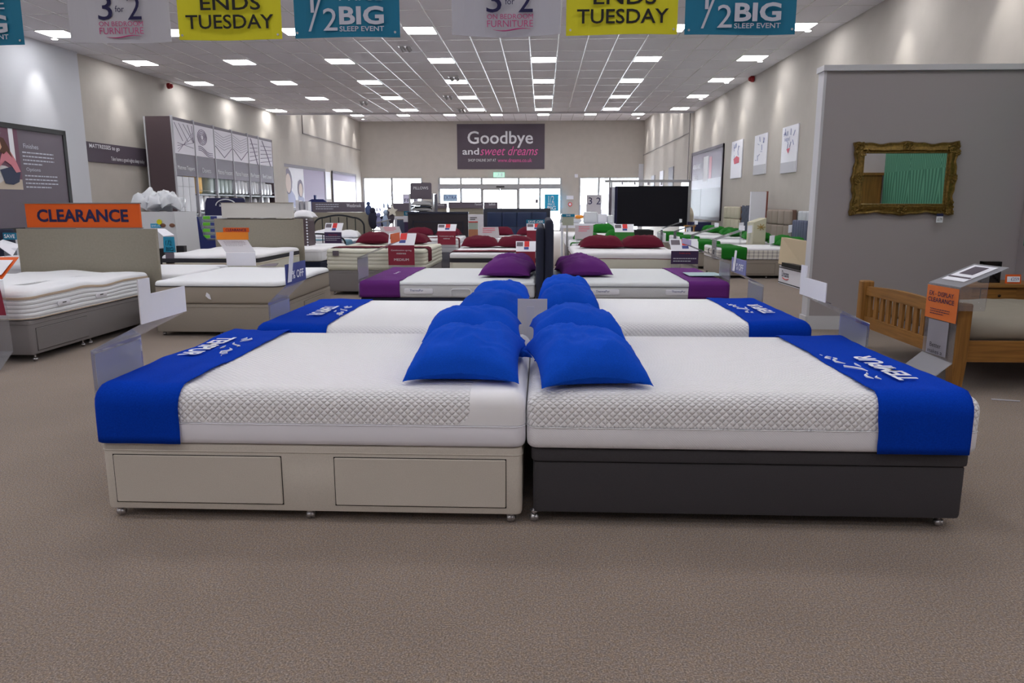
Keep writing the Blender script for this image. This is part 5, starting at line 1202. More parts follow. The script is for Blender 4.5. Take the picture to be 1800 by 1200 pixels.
a = f(516, 373, 21); c = f(580, 420, 21); mb = MB(); mb.box(a.x, c.x, 20.7, 21.4, a.z - .04, a.z - .002); t = solo('table', mb, M_div_m, 'far table carrying cartons behind the Westbrook board', 'table', (a.x, 21, 0), smooth=False)
for xx in (a.x + .05, c.x - .05): mb = MB(); mb.box(xx - .03, xx + .03, 20.8, 21.3, 0, a.z - .04); part(t, 'leg', mb, M_div_m)
a = f(540, 350, 22.5); c = f(575, 372, 22.5); mb = MB(); mb.sheet([Vector((a.x, 22.5, 0)), Vector((c.x, 22.5, 0)), Vector((c.x, 22.5, a.z - .08)), Vector((c.x - .1, 22.5, a.z)), Vector((a.x + .15, 22.5, a.z)), Vector((a.x, 22.5, a.z - .08))], .06); mb.box(f(554, 346, 22.5).x - .03, f(554, 346, 22.5).x + .03, 22.45, 22.55, a.z, a.z + .12)
solo('display_arch', mb, M_navyc2, 'dark blue rounded display back beyond the Westbrook sign', 'display', (a.x, 22.5, 0), smooth=False)

# ================================================================ BLACK METAL BED, WESTBROOK BOARD
YW = 19.05
t = board('taupe board with the dark Westbrook header behind the black metal bed', 541, 653, 373, YW, (548, 641, 355, 372.6), hm=M_grey_sign)
a = f(548, 372, YW); c = f(641, 355, YW)
write(t, 'Westbrook', (f(622, 361, YW).x, YW + .01, f(622, 361, YW).z), (1, 0, 0), (0, 0, 1), .38, .09, M_print, bold=.008, lift=.01)
lines(t, (f(575, 360, YW).x, YW, f(575, 360, YW).z), (1, 0, 0), (0, 0, 1), .6, 3, .055, .02, M_print_s, lift=.006)
t = thing('metal_bed', 'black metal bedstead with arched headboard and curved foot rail', 'bed', (-5.3, 18, 0))
Yh, Yf = 18.9, 16.95; xl, xr = f(552, 400, Yh).x, f(640, 400, Yh).x; zt = f(600, 378, Yh).z
def arch(x0, x1, y, z0, z1, r, sk=0): 
    pts = [(x0, y, z0)]
    for k in range(9): an = math.pi - math.pi / 2 * k / 8; pts.append((x0 + r + r * math.cos(an), y, z1 - .06 - r * .8 + r * .8 * math.sin(an)))
    for k in range(1, 8): fr = k / 8; pts.append((x0 + r + (x1 - x0 - 2 * r) * fr, y, z1 - .06 + .06 * math.sin(fr * math.pi)))
    for k in range(9): an = math.pi / 2 - math.pi / 2 * k / 8; pts.append((x1 - r + r * math.cos(an), y, z1 - .06 - r * .8 + r * .8 * math.sin(an)))
    pts.append((x1, y, z0)); return pts
M_iron = mat('black_iron', (30, 34, 42), .4, .3)
mb = MB(); mb.tube(arch(xl, xr, Yh, 0, zt, .28), .022, 8); part(t, 'headboard_arch', mb, M_iron)
for k in range(5):
    xx = xl + (xr - xl) * (.17 + .165 * k); mb = MB(); mb.tube([(xx, Yh, .55), (xx, Yh, zt - .05)], .012, 6); part(t, 'headboard_bar', mb, M_iron)
mb = MB(); mb.tube([(xl, Yh, .55), (xr, Yh, .55)], .015, 6); part(t, 'cross_rail', mb, M_iron)
x2 = f(607, 430, Yf).x; x1_ = x2 - 1.32; zf = f(560, 413, Yf).z
mb = MB(); mb.tube(arch(x1_, x2, Yf, 0, zf + .03, .2), .02, 8); part(t, 'footboard_arch', mb, M_iron)
for k in range(6): xx = x1_ + (x2 - x1_) * (.2 + .135 * k); mb = MB(); mb.tube([(xx, Yf, .35), (xx, Yf, zf)], .011, 6); part(t, 'footboard_bar', mb, M_iron)
for xx in (x1_ + .02, x2 - .02): mb = MB(); mb.box(xx - .015, xx + .015, Yf, Yh, .30, .36); part(t, 'side_rail', mb, M_iron)
bm = Bed(x1_ + .03, 17.0, (0, 1), (1, 0), 1.88, 1.26)
mattress(bm, 'white mattress on the black metal bedstead', .36, .62, 'c', seam=.58, rt=.04, side=mat('grey_blue_side', (120, 136, 158), .85))
runner(bm, 'pale blue throw across the black metal bed', .05, .7, .62, .2, mat('pale_blue_throw', (96, 138, 162), .85), None, r=.04, endr=.02, seed=77, nu=8)
for k, (u, v, s) in enumerate(((1.5, .36, 'white pillow on the left of the black metal bed'), (1.55, .95, 'white pillow on the right of the black metal bed'))):
    p = bm.w(u, v, .625); pillow(s, p[0], p[1], p[2], .6, .42, .2, M_matt, seed=100 + k, n=14, group='white pillows on the metal bed')

# ================================================================ MIDDLE DISTANCE: boards, pillow stand, toys
def strip(label, pa, pb, pt, pbm, Y, texts, post=True):
    a = f(pa, pt, Y); c = f(pb, pbm, Y)
    t = thing('display_board', label, 'display board', ((a.x + c.x) / 2, Y, 0))
    mb = MB(); mb.box(a.x, c.x, Y, Y + .05, c.z, a.z); part(t, 'header_sign', mb, M_grey_sign, smooth=False)
    mb = MB(); mb.box(a.x + .02, c.x - .02, Y + .02, Y + .07, 0, c.z); part(t, 'panel', mb, M_panel, smooth=False)
    for s, u, w_ in texts: write(t, s, (a.x + (c.x - a.x) * u, Y, (a.z + c.z) / 2 + .03), (1, 0, 0), (0, 0, 1), w_, .07, M_print, lift=.006)
    return t
strip('grey-headed display board left of the pillow stand', 691, 722, 357, 371, 22.6, [])
strip('display board with a short dark header right of the pillow stand', 762, 786, 357, 366, 22.6, [('Somerset', .55, .2)])
strip('long dark-headed display board behind the blue leather headboard', 788, 850, 355, 366, 22.3, [('Paxton', .85, .2)])
strip('dark-headed display board at the right end of the far board row', 850.5, 875, 355, 366, 22.3, [('Suffolk', .6, .2)])
a = f(703, 386, 20.6); c = f(735, 392, 20.6); zz = f(690, 398, 20.6).z
t = thing('white_bed_frame', 'white painted bed end left of the black wooden headboard', 'bed frame', (a.x, 20.6, 0)); x0 = f(688, 398, 20.6).x
mb = MB(); mb.box(x0 + .1, c.x, 20.6, 20.66, f(700, 385, 20.6).z, f(700, 380, 20.6).z); part(t, 'top_rail', mb, M_card)
mb = MB(); mb.tube([(x0 + .12, 20.63, f(700, 382, 20.6).z), (x0 + .12, 20.63, .6), (x0 + .06, 20.61, .4), (x0 + .12, 20.63, 0)], [.04, .035, .03, .035], 8); part(t, 'leg', mb, M_card)
mb = MB(); mb.box(x0 + .16, c.x, 20.62, 20.65, .3, f(700, 385, 20.6).z - .02); part(t, 'panel', mb, mat('slate_panel', (84, 92, 118), .7), smooth=False)
a = f(710, 371, 20.3); c = f(720, 379, 20.3); t = thing('price_display', 'small lectern with a teal SAVE tag left of the black wooden headboard', 'price display', (a.x, 20.3, 0))
mb = MB(); mb.box(a.x, c.x + .05, 20.3, 20.31, c.z, a.z); part(t, 'save_tag', mb, M_teal); write(t, 'SAVE', ((a.x + c.x) / 2 + .03, 20.3, (a.z + c.z) / 2), (1, 0, 0), (0, 0, 1), .13, .06, M_print)
mb = MB(); mb.box(a.x - .02, c.x + .03, 20.3, 20.31, c.z - .17, c.z - .005); part(t, 'white_card', mb, M_card); mb = MB(); mb.box(a.x, c.x, 20.31, 20.33, 0, c.z - .17); part(t, 'stem', mb, M_card_p)
# pillow stand
YP = 20.0; a = f(721, 321, YP); c = f(759, 350, YP)
t = thing('pillow_stand', 'dark pillow display stand with PILLOWS header before the shop window', 'display stand', ((a.x + c.x) / 2, YP, 0))
mb = MB(); mb.loft(a.x, c.x, YP - .02, YP + .02, [(0, c.z), (0, a.z - .03), (.03, a.z)], .015, 1, 3); part(t, 'header', mb, M_grey_sign)
write(t, 'PILLOWS', ((a.x + c.x) / 2, YP - .02, a.z - .14), (1, 0, 0), (0, 0, 1), .4, .075, M_print, bold=.01, lift=.006)
for s in (a.x - .02, c.x + .02): mb = MB(); mb.box(s - .02, s + .02, YP - .02, YP + .5, 0, c.z + .15); part(t, 'side_frame', mb, M_alu)
shz = [f(740, 362, YP).z, f(740, 372, YP).z, .8, .4]
for s in shz: mb = MB(); mb.box(a.x, c.x, YP, YP + .5, s - .03, s); part(t, 'shelf', mb, mat('blue_black_shelf', (38, 48, 66), .5), smooth=False)
for k, s in enumerate(shz[:3]): pillow('pale grey pillow on the %s shelf of the pillow stand' % ('top', 'second', 'third')[k], (a.x + c.x) / 2, YP + .22, s + .002, .58, .4, .14, mat('pillow_grey_white', (188, 188, 192), .8), seed=110 + k, n=14, group='pillows on the pillow stand')
a = f(765, 341, 20.4); c = f(769, 372, 20.4); mb = MB(); mb.box(a.x - .06, c.x, 20.4, 20.44, 0, a.z); solo('banner_post', mb, mat('black_white_post', (120, 118, 134), .6), 'narrow black and white banner post right of the pillow stand', 'post', (a.x, 20.4, 0), smooth=False)
# soft toys hanging on a curved rail
t = thing('display_rail', 'curved silver rail with soft toys in front of the left shop window', 'rail', (f(655, 395, 19).x, 19, 0))
R_ = [f(653, 392, 19.2), f(665, 391, 18.9), f(678, 388, 18.8), f(690, 385, 19.0)]; mb = MB(); mb.tube(R_, .018, 8); part(t, 'rail', mb, M_alu)
for p in (R_[0], R_[2]): mb = MB(); mb.tube([(p.x + .05, p.y, 0), (p.x + .05, p.y, p.z)], .018, 8); part(t, 'post', mb, M_alu)
M_t1 = mat('toy_dark', (40, 40, 58), .9); M_t2 = mat('toy_lilac', (150, 152, 196), .9); M_t3 = mat('toy_pale_blue', (176, 196, 226), .9); M_t4 = mat('toy_cream', (220, 216, 204), .9)
def toy(label, px, py, s, m, ears=0, star=False, sc=(1, .7, 1.5)):
    p = f(px, py, 19.0); mb = MB()
    if star:
        pts = []
        for k in range(10): an = math.pi / 2 + k * math.pi / 5; rr = s * (1 if k % 2 == 0 else .5); pts.append((p.x + rr * math.cos(an), p.y - .1, p.z + rr * math.sin(an)))
        mb.sheet(pts, .07)
        o = solo('plush_toy', mb, m, label, 'soft toy', p, 'soft toys on the curved rail'); return
    mb.ball(p, s, 12, 8, sc); o = solo('plush_toy', mb, m, label, 'soft toy', p, 'soft toys on the curved rail')
    mb = MB(); mb.ball((p.x, p.y - .02, p.z + s * 1.8), s * .62, 10, 7); part(o, 'head', mb, m)
    if ears:
        for q in (-1, 1): mb = MB(); mb.ball((p.x + q * s * .4, p.y, p.z + s * (2.3 + ears)), s * .22, 8, 6, (1, .7, 1 + ears * 2)); part(o, 'ear', mb, m)
toy('large dark soft toy at the left end of the rail', 656, 386, .13, M_t1, sc=(1, .7, 1.9)); toy('lilac long-eared soft toy on the rail', 666, 390, .10, M_t2, .8); toy('small dark soft toy between the lilac and pale blue ones', 672, 391, .07, M_t1)
toy('pale blue long-eared soft toy in the middle of the rail', 679, 388, .12, M_t3, .9); toy('brown-grey soft toy right of the pale blue one', 686, 382, .11, mat('toy_grey', (90, 84, 96), .9), .3); toy('cream star cushion at the right end of the rail', 691, 371, .14, M_t4, star=True); toy('bluish soft toy on top left of the rail', 648, 369, .09, mat('toy_slate', (80, 96, 140), .9))
# low white furniture between headboards, bedding packs by the windows
a = f(823, 377, 21.5); c = f(850, 400, 21.5); mb = MB(); mb.loft(a.x, c.x, 21.5, 21.9, [(0, .002), (0, a.z)], .01); t = solo('chest_of_drawers', mb, M_card, 'white chest with small letters between the two tall headboards', 'chest of drawers', (a.x, 21.7, 0), smooth=False)
lines(t, (a.x + .15, 21.495, a.z - .1), (1, 0, 0), (0, 0, 1), .2, 2, .05, .025, M_blackink)
a = f(822, 389, 20.8); c = f(840, 403, 20.8); t = thing('picture_stand', 'small picture with a red top bar in front of the white chest', 'picture', (a.x, 20.8, c.z)); mb = MB(); mb.box(a.x, c.x, 20.8, 20.83, c.z, a.z); part(t, 'picture', mb, mat('pale_green_print', (176, 190, 182), .6)); mb = MB(); mb.box(a.x, c.x, 20.79, 20.8, a.z - .03, a.z); part(t, 'red_bar', mb, M_redp); mb = MB(); mb.box(a.x, c.x, 20.8, 20.83, .0, c.z); part(t, 'stand', mb, mat('tan_stand', (190, 130, 100), .6))
k = 0
for pa, pb, pt, pbm, mm, lb in ((988, 1008, 386, 392, M_green, 'green folded pack on the far left green bed'), (1011, 1025, 378, 384, mat('orange_pack', (240, 150, 50), .6), 'orange wrapped pack before the right shop window'), (1000, 1022, 384, 391, M_wrap, 'white wrapped pack under the orange one'), (1025, 1050, 372, 392, M_wrap, 'large white wrapped duvet pack right of the orange one'), (1050, 1066, 376, 392, M_card, 'white carton with grey picture beside the rack'), (1067, 1078, 378, 393, M_wrap, 'white wrapped pack at the foot of the black rack'), (985, 999, 376, 388, M_wrap, 'white wrapped pack left of the teal counter tag')):
    a = f(pa, pt, 21.2); c = f(pb, pbm, 21.2); pack(a.x, c.x, 21.0, 21.4, c.z, a.z, mm, lb, 'bedding packs near the right shop window', soft=.035)
a = f(985, 392, 21.2); c = f(1080, 400, 21.2); mb = MB(); mb.box(a.x, c.x, 20.8, 21.5, c.z, a.z - .005); t = solo('display_table', mb, M_card, 'low white table with bedding packs near the right shop window', 'table', (a.x, 21.2, 0), smooth=False)
for xx in (a.x + .05, c.x - .05): mb = MB(); mb.box(xx - .03, xx + .03, 20.9, 21.4, 0, c.z); part(t, 'leg', mb, M_card)
a = f(988, 376, 17.2); c = f(1010, 381, 17.2); t = thing('price_display', 'grey-green lectern with a teal top tag left of the mauve price card', 'price display', (a.x, 17.2, 0)); mb = MB(); mb.box(a.x, c.x, 17.2, 17.21, c.z, a.z); part(t, 'teal_tag', mb, M_teal); mb = MB(); mb.box(a.x + .01, c.x - .02, 17.21, 17.22, f(1000, 396, 17.2).z, c.z); part(t, 'card', mb, mat('sage_card', (168, 172, 158), .6)); write(t, 'SAVE', ((a.x + c.x) / 2, 17.2, (a.z + c.z) / 2), (1, 0, 0), (0, 0, 1), .1, .035, M_print)
mb = MB(); mb.box(a.x + .1, a.x + .14, 17.215, 17.24, 0, f(1000, 396, 17.2).z); part(t, 'stem', mb, M_alu)

# ================================================================ HANGING RACK OF BLACK PANELS
t = thing('hanging_rack', 'rack of large black hanging panels near the right shop window', 'rack', (3.6, 24.2, 0))
M_blackcloth = mat('black_cloth', (22, 22, 30), .95)
a = f(1086, 327, 24); c = f(1212, 327, 24); mb = MB(); mb.box(a.x, c.x, 23.98, 24.02, f(1086, 397, 24).z, a.z); part(t, 'front_panel', mb, M_blackcloth, smooth=False)
for k, (px, mm) in enumerate(((1081, M_navyc), (1076, M_card), (1071, M_grey_sign))):
    y = 24.35 + .35 * k; p = f(px, 327, y); mb = MB(); mb.box(p.x, p.x + 2.3, y, y + .04, .75 + .05 * k, p.z - .02 * k); part(t, 'rear_panel', mb, mm, smooth=False)
a = f(1062, 318, 24.2); c = f(1211, 316, 24.2); mb = MB(); mb.box(a.x, c.x, 23.95, 24.15, a.z - .05, a.z + .03); part(t, 'top_rail', mb, M_alu)
for px in (1094, 1116, 1140, 1163): p = f(px, 322, 24); mb = MB(); mb.tube([(p.x, 24, p.z - .05), (p.x, 24, p.z + .06)], .03, 8); part(t, 'roller', mb, M_chrome)
mb = MB(); mb.box(c.x - .05, c.x + .03, 23.95, 25.2, 0, a.z); part(t, 'post', mb, M_alu); mb = MB(); mb.box(a.x + .3, a.x + .36, 25.1, 25.2, 0, a.z); part(t, 'post', mb, M_alu); mb = MB(); mb.box(a.x + .3, c.x, 24.0, 25.2, 0, .12); part(t, 'base', mb, M_black)
a = f(1120, 392, 20); c = f(1240, 425, 20); mb = MB(); mb.box(2.3, 3.3, 22.2, 23.2, .002, .7); solo('storage_chest', mb, M_black, 'black chest standing in front of the black hanging panels', 'chest', (2.8, 22.7, 0), smooth=False)
# dark table, wooden stool and arched headboard beside the rack
a = f(1212, 390, 23.2); c = f(1240, 404, 23.2); mb = MB(); mb.box(a.x, c.x + .1, 22.9, 23.5, c.z, a.z); mb2 = mb; t = solo('dark_cabinet', mb, M_navyc, 'dark blue low cabinet under the cream arched headboard', 'cabinet', (a.x, 23.2, 0), smooth=False); mb = MB(); mb.box(a.x + .02, c.x + .08, 22.95, 23.45, 0, c.z); part(t, 'plinth', mb, M_black)
a = f(1204, 396, 22.6); c = f(1222, 398, 22.6); mb = MB(); mb.box(a.x, c.x, 22.5, 22.8, c.z, a.z); t = solo('stool', mb, M_oakm, 'small round-topped wooden stool before the dark low cabinet', 'stool', (a.x, 22.65, 0), smooth=False)
for xx in (a.x + .03, c.x - .03): mb = MB(); mb.box(xx - .02, xx + .02, 22.6, 22.7, 0, c.z); part(t, 'leg', mb, M_oakm)
def wallhb(label, ya, yb, z0, z1, m, style, th=.14, X=None, side_m=None):
    X = X or XR((ya + yb) / 2) - .05; t = thing('headboard', label, 'headboard', (X - th / 2, (ya + yb) / 2, z0), 'headboards along the right wall')
    def slab(y0, y1, za, zb, x0, x1, r=.02):
        mb = MB(); mb.loft(y0, y1, za, zb, [(0, 0), (0, (x1 - x0) * .6), (r * .4, (x1 - x0) * .85), (r, x1 - x0)], r * 1.5, 1, 4)
        for i in range(len(mb.v)): a, b_, c_ = mb.v[i]; mb.v[i] = (x1 - c_, a, b_)
        return mb
    if style == 'arch':
        mb = MB(); ym = (ya + yb) / 2; hw = (yb - ya) / 2; pts = [(X - th / 2, ya, z0), (X - th / 2, yb, z0), (X - th / 2, yb, z1 - .3)] + [(X - th / 2, ym + hw * math.cos(k * math.pi / 14), z1 - .3 + .3 * math.sin(k * math.pi / 14)) for k in range(1, 14)] + [(X - th / 2, ya, z1 - .3)]
        mb.sheet(pts, th); part(t, 'upholstery', mb, m, angle=30)
    elif style == 'flutes':
        n = 6; part(t, 'frame', slab(ya, yb, z0, z1, X - th * .7, X), m)
        for k in range(n):
            a = ya + (yb - ya) * k / n; c = ya + (yb - ya) * (k + 1) / n; part(t, 'padded_flute', slab(a + .008, c - .008, z0, z1, X - th, X - th * .6, .03), m)
    elif style == 'buttons':
        part(t, 'frame', slab(ya, yb, z0, z1, X - th * .7, X), side_m or m)
        ny, nz = 4, 2
        for i in range(ny):
            for j in range(nz):
                a = ya + (yb - ya) * i / ny; c = ya + (yb - ya) * (i + 1) / ny; zb = z0 + (z1 - z0) * (0 if j == 0 else .62); ze = z0 + (z1 - z0) * (.62 if j == 0 else 1)
                part(t, 'padded_square', slab(a + .005, c - .005, zb + .005, ze - .005, X - th, X - th * .6, .03), m)
    elif style == 'ribs':
        part(t, 'frame', slab(ya, yb, z0, z1, X - th * .7, X), side_m or m)
        for k in range(9):
            a = ya + (yb - ya) * k / 9; c = ya + (yb - ya) * (k + 1) / 9; mb = MB()
            mb.tube([(X - th + .02 + .012 * math.sin(q * 1.6 + k * math.pi), (a + c) / 2, z0 + (z1 - z0) * q / 20) for q in range(21)], (c - a) * .42, 7); part(t, 'ribbed_pad', mb, m)
    else: part(t, 'upholstery', slab(ya, yb, z0, z1, X - th, X, .03), m)
    mb = MB()
    for y in (ya + .3, yb - .3): mb.box(X - .06, X - .02, y - .03, y + .03, 0, z0 + .02)
    part(t, 'struts', mb, M_darkwood); return t
M_hb1 = mat('headboard_sand', (190, 184, 166), .9); M_hb2 = mat('headboard_slate', (92, 98, 116), .9); M_hb3 = mat('headboard_mushroom', (150, 138, 130), .9); M_hb4 = mat('headboard_silver', (190, 194, 202), .9); M_hb5 = mat('headboard_brown_side', (104, 82, 72), .9)
wallhb('sand coloured buttoned headboard against the right wall, left of the slate one', 20.75, 22.5, .5, 1.40, M_hb1, 'buttons', side_m=M_hb5)
wallhb('dark slate ribbed headboard against the right wall', 18.75, 20.4, .5, 1.41, M_hb2, 'ribs', side_m=M_navyfab)
wallhb('mushroom coloured square-padded headboard against the right wall', 16.6, 18.35, .45, 1.34, M_hb3, 'buttons', side_m=M_hb5)
wallhb('pale silver fluted headboard against the right wall nearest the partition', 14.6, 16.2, .4, 1.32, M_hb4, 'flutes')
wallhb('cream arched headboard at the end of the right wall row', 24.4, 26.0, .5, 1.38, mat('cream_uphol', (214, 204, 184), .85), 'arch', X=4.9)
wallhb('small slate-blue fluted headboard in front of the pale silver one', 14.9, 15.75, .6, 1.14, mat('slate_blue_uphol', (92, 98, 122), .85), 'flutes', X=5.3, th=.1)
a = f(1338, 342, 17.6); c = f(1351, 400, 17.6)
t = thing('tall_carton', 'tall white flat carton standing upright between the slate and mushroom headboards', 'carton', (5.2, 18.5, 0)); mb = MB(); mb.box(5.05, 5.42, 18.38, 18.46, .5, 1.76); part(t, 'carton_body', mb, M_card, smooth=False); mb = MB(); mb.box(5.42, 5.46, 18.37, 18.47, .5, 1.77); part(t, 'brown_edge', mb, mat('red_brown', (140, 84, 76), .7), smooth=False); mb = MB(); mb.box(5.05, 5.42, 18.39, 18.45, 0, .5); part(t, 'plinth', mb, M_box, smooth=False)
t = thing('display_cube', 'white sloping-topped display cube with a gold flower motif among the headboards', 'display cube', (4.95, 17.9, 0))
p = [f(1315, 391, 16.2), f(1346, 386, 16.2), f(1346, 407, 16.2), f(1313, 409, 16.2)]; x0, x1 = f(1325, 391, 16.4).x, f(1347, 391, 16.4).x
mb = MB(); mb.add([(x0, 16.4, .3), (x1, 16.4, .3), (x1, 16.4, f(1346, 383, 16.4).z), (x0, 16.4, f(1325, 391, 16.4).z), (x0, 16.9, .3), (x1, 16.9, .3), (x1, 16.9, f(1346, 383, 16.4).z), (x0, 16.9, f(1325, 391, 16.4).z)], [(0, 1, 2, 3), (5, 4, 7, 6), (1, 5, 6, 2), (4, 0, 3, 7), (3, 2, 6, 7)]); part(t, 'body', mb, mat('ivory_card', (196, 192, 170), .6), smooth=False)
mb = MB(); c0 = f(1338, 399, 16.38)
for k in range(7): an = k * .9; mb.tube([c0, c0 + Vector((.09 * math.cos(an), 0, .07 * math.sin(an)))], .008, 5)
part(t, 'flower_motif', mb, mat('gold_print', (160, 130, 60), .6)); mb = MB(); mb.box(x0, x1, 16.45, 16.85, 0, .3); part(t, 'plinth', mb, M_box)
for px, py, lb in ((1318, 403, 'small white leaflet holder with a red mark left of the display cube'), (1390, 402, 'small white leaflet holder beside the slate-blue headboard'), (1357, 421, 'small white card between green pillows on the nearest wall bed'), (1303, 398, 'thin white tag in front of the slate headboard')):
    p = f(px, py, 16.3 if px != 1357 else 15.4); mb = MB(); mb.sheet([p + Vector((-.05, 0, -.09)), p + Vector((.05, 0, -.07)), p + Vector((.05, 0, .09)), p + Vector((-.05, 0, .08))], .01); o = solo('card_holder', mb, M_card, lb, 'card holder', p, smooth=False)
    mb = MB(); mb.box(p.x - .02, p.x + .02, p.y + .006, p.y + .02, 0, p.z); part(o, 'stem', mb, M_acr)

# ================================================================ CREAM HEADBOARD AND BOXES BY THE PARTITION
P = [f(1372, 463, 13.9), f(1378, 417, 13.9), f(1422, 424, 13.15), f(1420, 475, 13.15)]
t = thing('headboard', 'large cream padded headboard standing upright by the end of the partition', 'headboard', (P[0].x, 12.9, 0)); mb = MB(); mb.sheet(P, .10); part(t, 'upholstery', mb, mat('cream_faux_suede', (212, 196, 168), .7), smooth=False)
for u in (.15, .85):
    q = P[0].lerp(P[3], u); mb = MB(); mb.box(q.x - .02, q.x + .02, q.y, q.y + .04, .333, q.z + .02); part(t, 'strut', mb, M_black)
A = [atz(1368, 497, 0), atz(1404, 508, 0)]; a0 = Vector((A[0][0], A[0][1], 0)); a1 = Vector((A[1][0], A[1][1], 0)); d = (a1 - a0).normalized(); nrm = Vector((-d.y, d.x, 0)); nrm = nrm if nrm.y > 0 else -nrm
hh = .33; L_ = (a1 - a0).length * 1.15
t = thing('cardboard_box', 'white cardboard box with a dark logo and red swoosh on the floor by the partition', 'box', a0)
def q3(u, z, out=0): return a0 + d * u + Vector((0, 0, z)) - nrm * out
mb = MB(); v = [q3(0, .003), q3(L_, .003), q3(L_, hh), q3(0, hh)]; v += [p + nrm * .35 for p in v]; mb.add(v, [(0, 1, 2, 3), (5, 4, 7, 6), (1, 5, 6, 2), (4, 0, 3, 7), (3, 2, 6, 7), (0, 4, 5, 1)]); part(t, 'carton', mb, M_card, smooth=False)
mb = MB(); mb.sheet([q3(0, .02, .003), q3(L_, .02, .003), q3(L_, .035, .003), q3(0, .035, .003)], .003); mb.sheet([q3(0, hh - .035, .003), q3(L_, hh - .035, .003), q3(L_, hh - .02, .003), q3(0, hh - .02, .003)], .003); part(t, 'printed_stripes', mb, M_blackink, smooth=False)
write(t, 'Dreams', q3(.36, .20), (d.x, d.y, 0), (0, 0, 1), .36, .11, M_navyink, lift=.008)
mb = MB(); mb.tube([q3(.22 + .3 * k / 8, .12 - .02 * math.sin(k / 8 * 3.1), .006) for k in range(9)], .008, 5); part(t, 'red_swoosh', mb, M_redp)
mb = MB(); v = [q3(.25, hh + .003), q3(L_ - .05, hh + .003), q3(L_ - .05, hh + .08), q3(.25, hh + .08)]; mb.sheet(v, .1)
solo('dark_tray', mb, M_black, 'black shallow tray on top of the white logo box', 'tray', v[0], smooth=False)

# ================================================================ OAK BED, BEDSIDE TABLE, EX-DISPLAY STAND
t = thing('oak_bed', 'oak bedstead with slatted curved footboard by the grey partition', 'bed', (4.2, 6.6, 0))
FX = 3.25
for y, lb in ((5.77, 'near'), (7.48, 'far')):
    mb = MB(); s = .055
    mb.loft(FX - s, FX + s, y - s, y + s, [(.016, .002), (.004, .22), (0, .30), (0, .70), (.004, .705), (.008, .71)], .008, 1, 2); part(t, 'post', mb, M_oakz)
def curve_rail(z0, z1, bow, x0, x1, nm):
    mb = MB(); n = 14; pts = []
    for k in range(n + 1):
        fr = k / n; y = 5.82 + 1.61 * fr; b_ = bow * math.sin(fr * math.pi); pts.append((y, z0 + b_ * .35, z1 + b_))
    v = []; F_ = []
    for (y, za, zb) in pts: v += [(x0, y, za), (x1, y, za), (x1, y, zb), (x0, y, zb)]
    for k in range(n):
        o = k * 4
        for j in range(4): F_.append((o + j, o + (j + 1) % 4, o + 4 + (j + 1) % 4, o + 4 + j))
    F_ += [(0, 1, 2, 3), (n * 4 + 3, n * 4 + 2, n * 4 + 1, n * 4)]; mb.add(v, F_); part(t, nm, mb, M_oaky, angle=40)
curve_rail(.57, .655, .035, FX - .02, FX + .02, 'top_rail'); curve_rail(.25, .36, 0, FX - .02, FX + .02, 'bottom_rail')
for k in range(12):
    y = 5.9 + k * .129; mb = MB(); mb.box(FX - .012, FX + .012, y, y + .062, .34, .60); part(t, 'slat', mb, M_oakz)
mb = MB(); mb.box(FX + .03, 5.45, 5.745, 5.78, .25, .415); part(t, 'side_rail', mb, M_oakx); mb = MB(); mb.box(FX + .03, 5.45, 7.46, 7.495, .25, .415); part(t, 'side_rail', mb, M_oakx)
mb = MB(); mb.box(5.40, 5.46, 5.74, 7.5, .0, 1.0); part(t, 'headboard', mb, M_oaky)
bo = Bed(FX + .05, 5.80, (1, 0), (0, 1), 2.08, 1.62)
M_duv = mat('grey_duvet', (140, 132, 122), .9, bump=.3, scale=300)
x0, x1, y0, y1 = bo.rect(0, bo.L, 0, bo.W); mb = MB()
def dw(x, y, z):
    k = noise.noise(Vector((x * 9, z * 3 + y * 1.2, y * 2))) * .012 + noise.noise(Vector((x * 2.5, y * 2.5, 8))) * .03 * max(0, (z - .4) / .16)
    return (x + k * .3, y - k * (1 if y < 6 else -1), z + k * .7 * max(0, (z - .42) / .14))
mb.loft(x0, x1, y0, y1, [(.05, .40), (.02, .42), (.0, .44), (.0, .48), (.015, .51), (.05, .53), (.11, .545), (.25, .555), (.45, .56), (.7, .56)], .12, 30, 6, dw)
t2 = solo('duvet', mb, M_duv, 'crumpled grey duvet on the oak bed', 'duvet', ((x0 + x1) / 2, (y0 + y1) / 2, .4), angle=80)
mb = MB(); mb.loft(x0 + .03, x1 - .02, y0 + .02, y1 - .02, [(0, .32), (0, .40)], .05); solo('mattress', mb, M_silver, 'mattress under the grey duvet on the oak bed', 'mattress', ((x0 + x1) / 2, (y0 + y1) / 2, .32))
pillow('white pillow with a dark edge on the grey duvet of the oak bed', 5.05, 6.75, .555, .45, .62, .13, M_matt, seed=120)
# bedside table
Yb = 8.05; x0, zt = aty(1707, 500, Yb - .02); x1 = 5.4
zt = aty(1730, 499, Yb)[1]
t = thing('bedside_table', 'oak bedside table with one drawer beside the oak bed', 'bedside table', ((x0 + x1) / 2, Yb + .22, 0))
mb = MB(); mb.loft(x0 - .02, x1, Yb - .03, Yb + .45, [(0, zt - .035), (0, zt - .008), (.006, zt)], .01, 1, 2); part(t, 'top', mb, M_oakx)
mb = MB(); mb.box(x0 + .03, x1 - .03, Yb, Yb + .42, .25, zt - .035); part(t, 'carcass', mb, M_oakx, smooth=False)
xa, xb = aty(1722, 530, Yb)[0], aty(1783, 530, Yb)[0]; za, zb = zt - .19, zt - .055
mb = MB(); mb.box(xa - .006, xb + .006, Yb - .002, Yb, za - .006, zb + .006, 1); mb.box(xa, xb, Yb - .014, Yb, za, zb); part(t, 'drawer', mb, [M_oakx, M_gap], smooth=False)
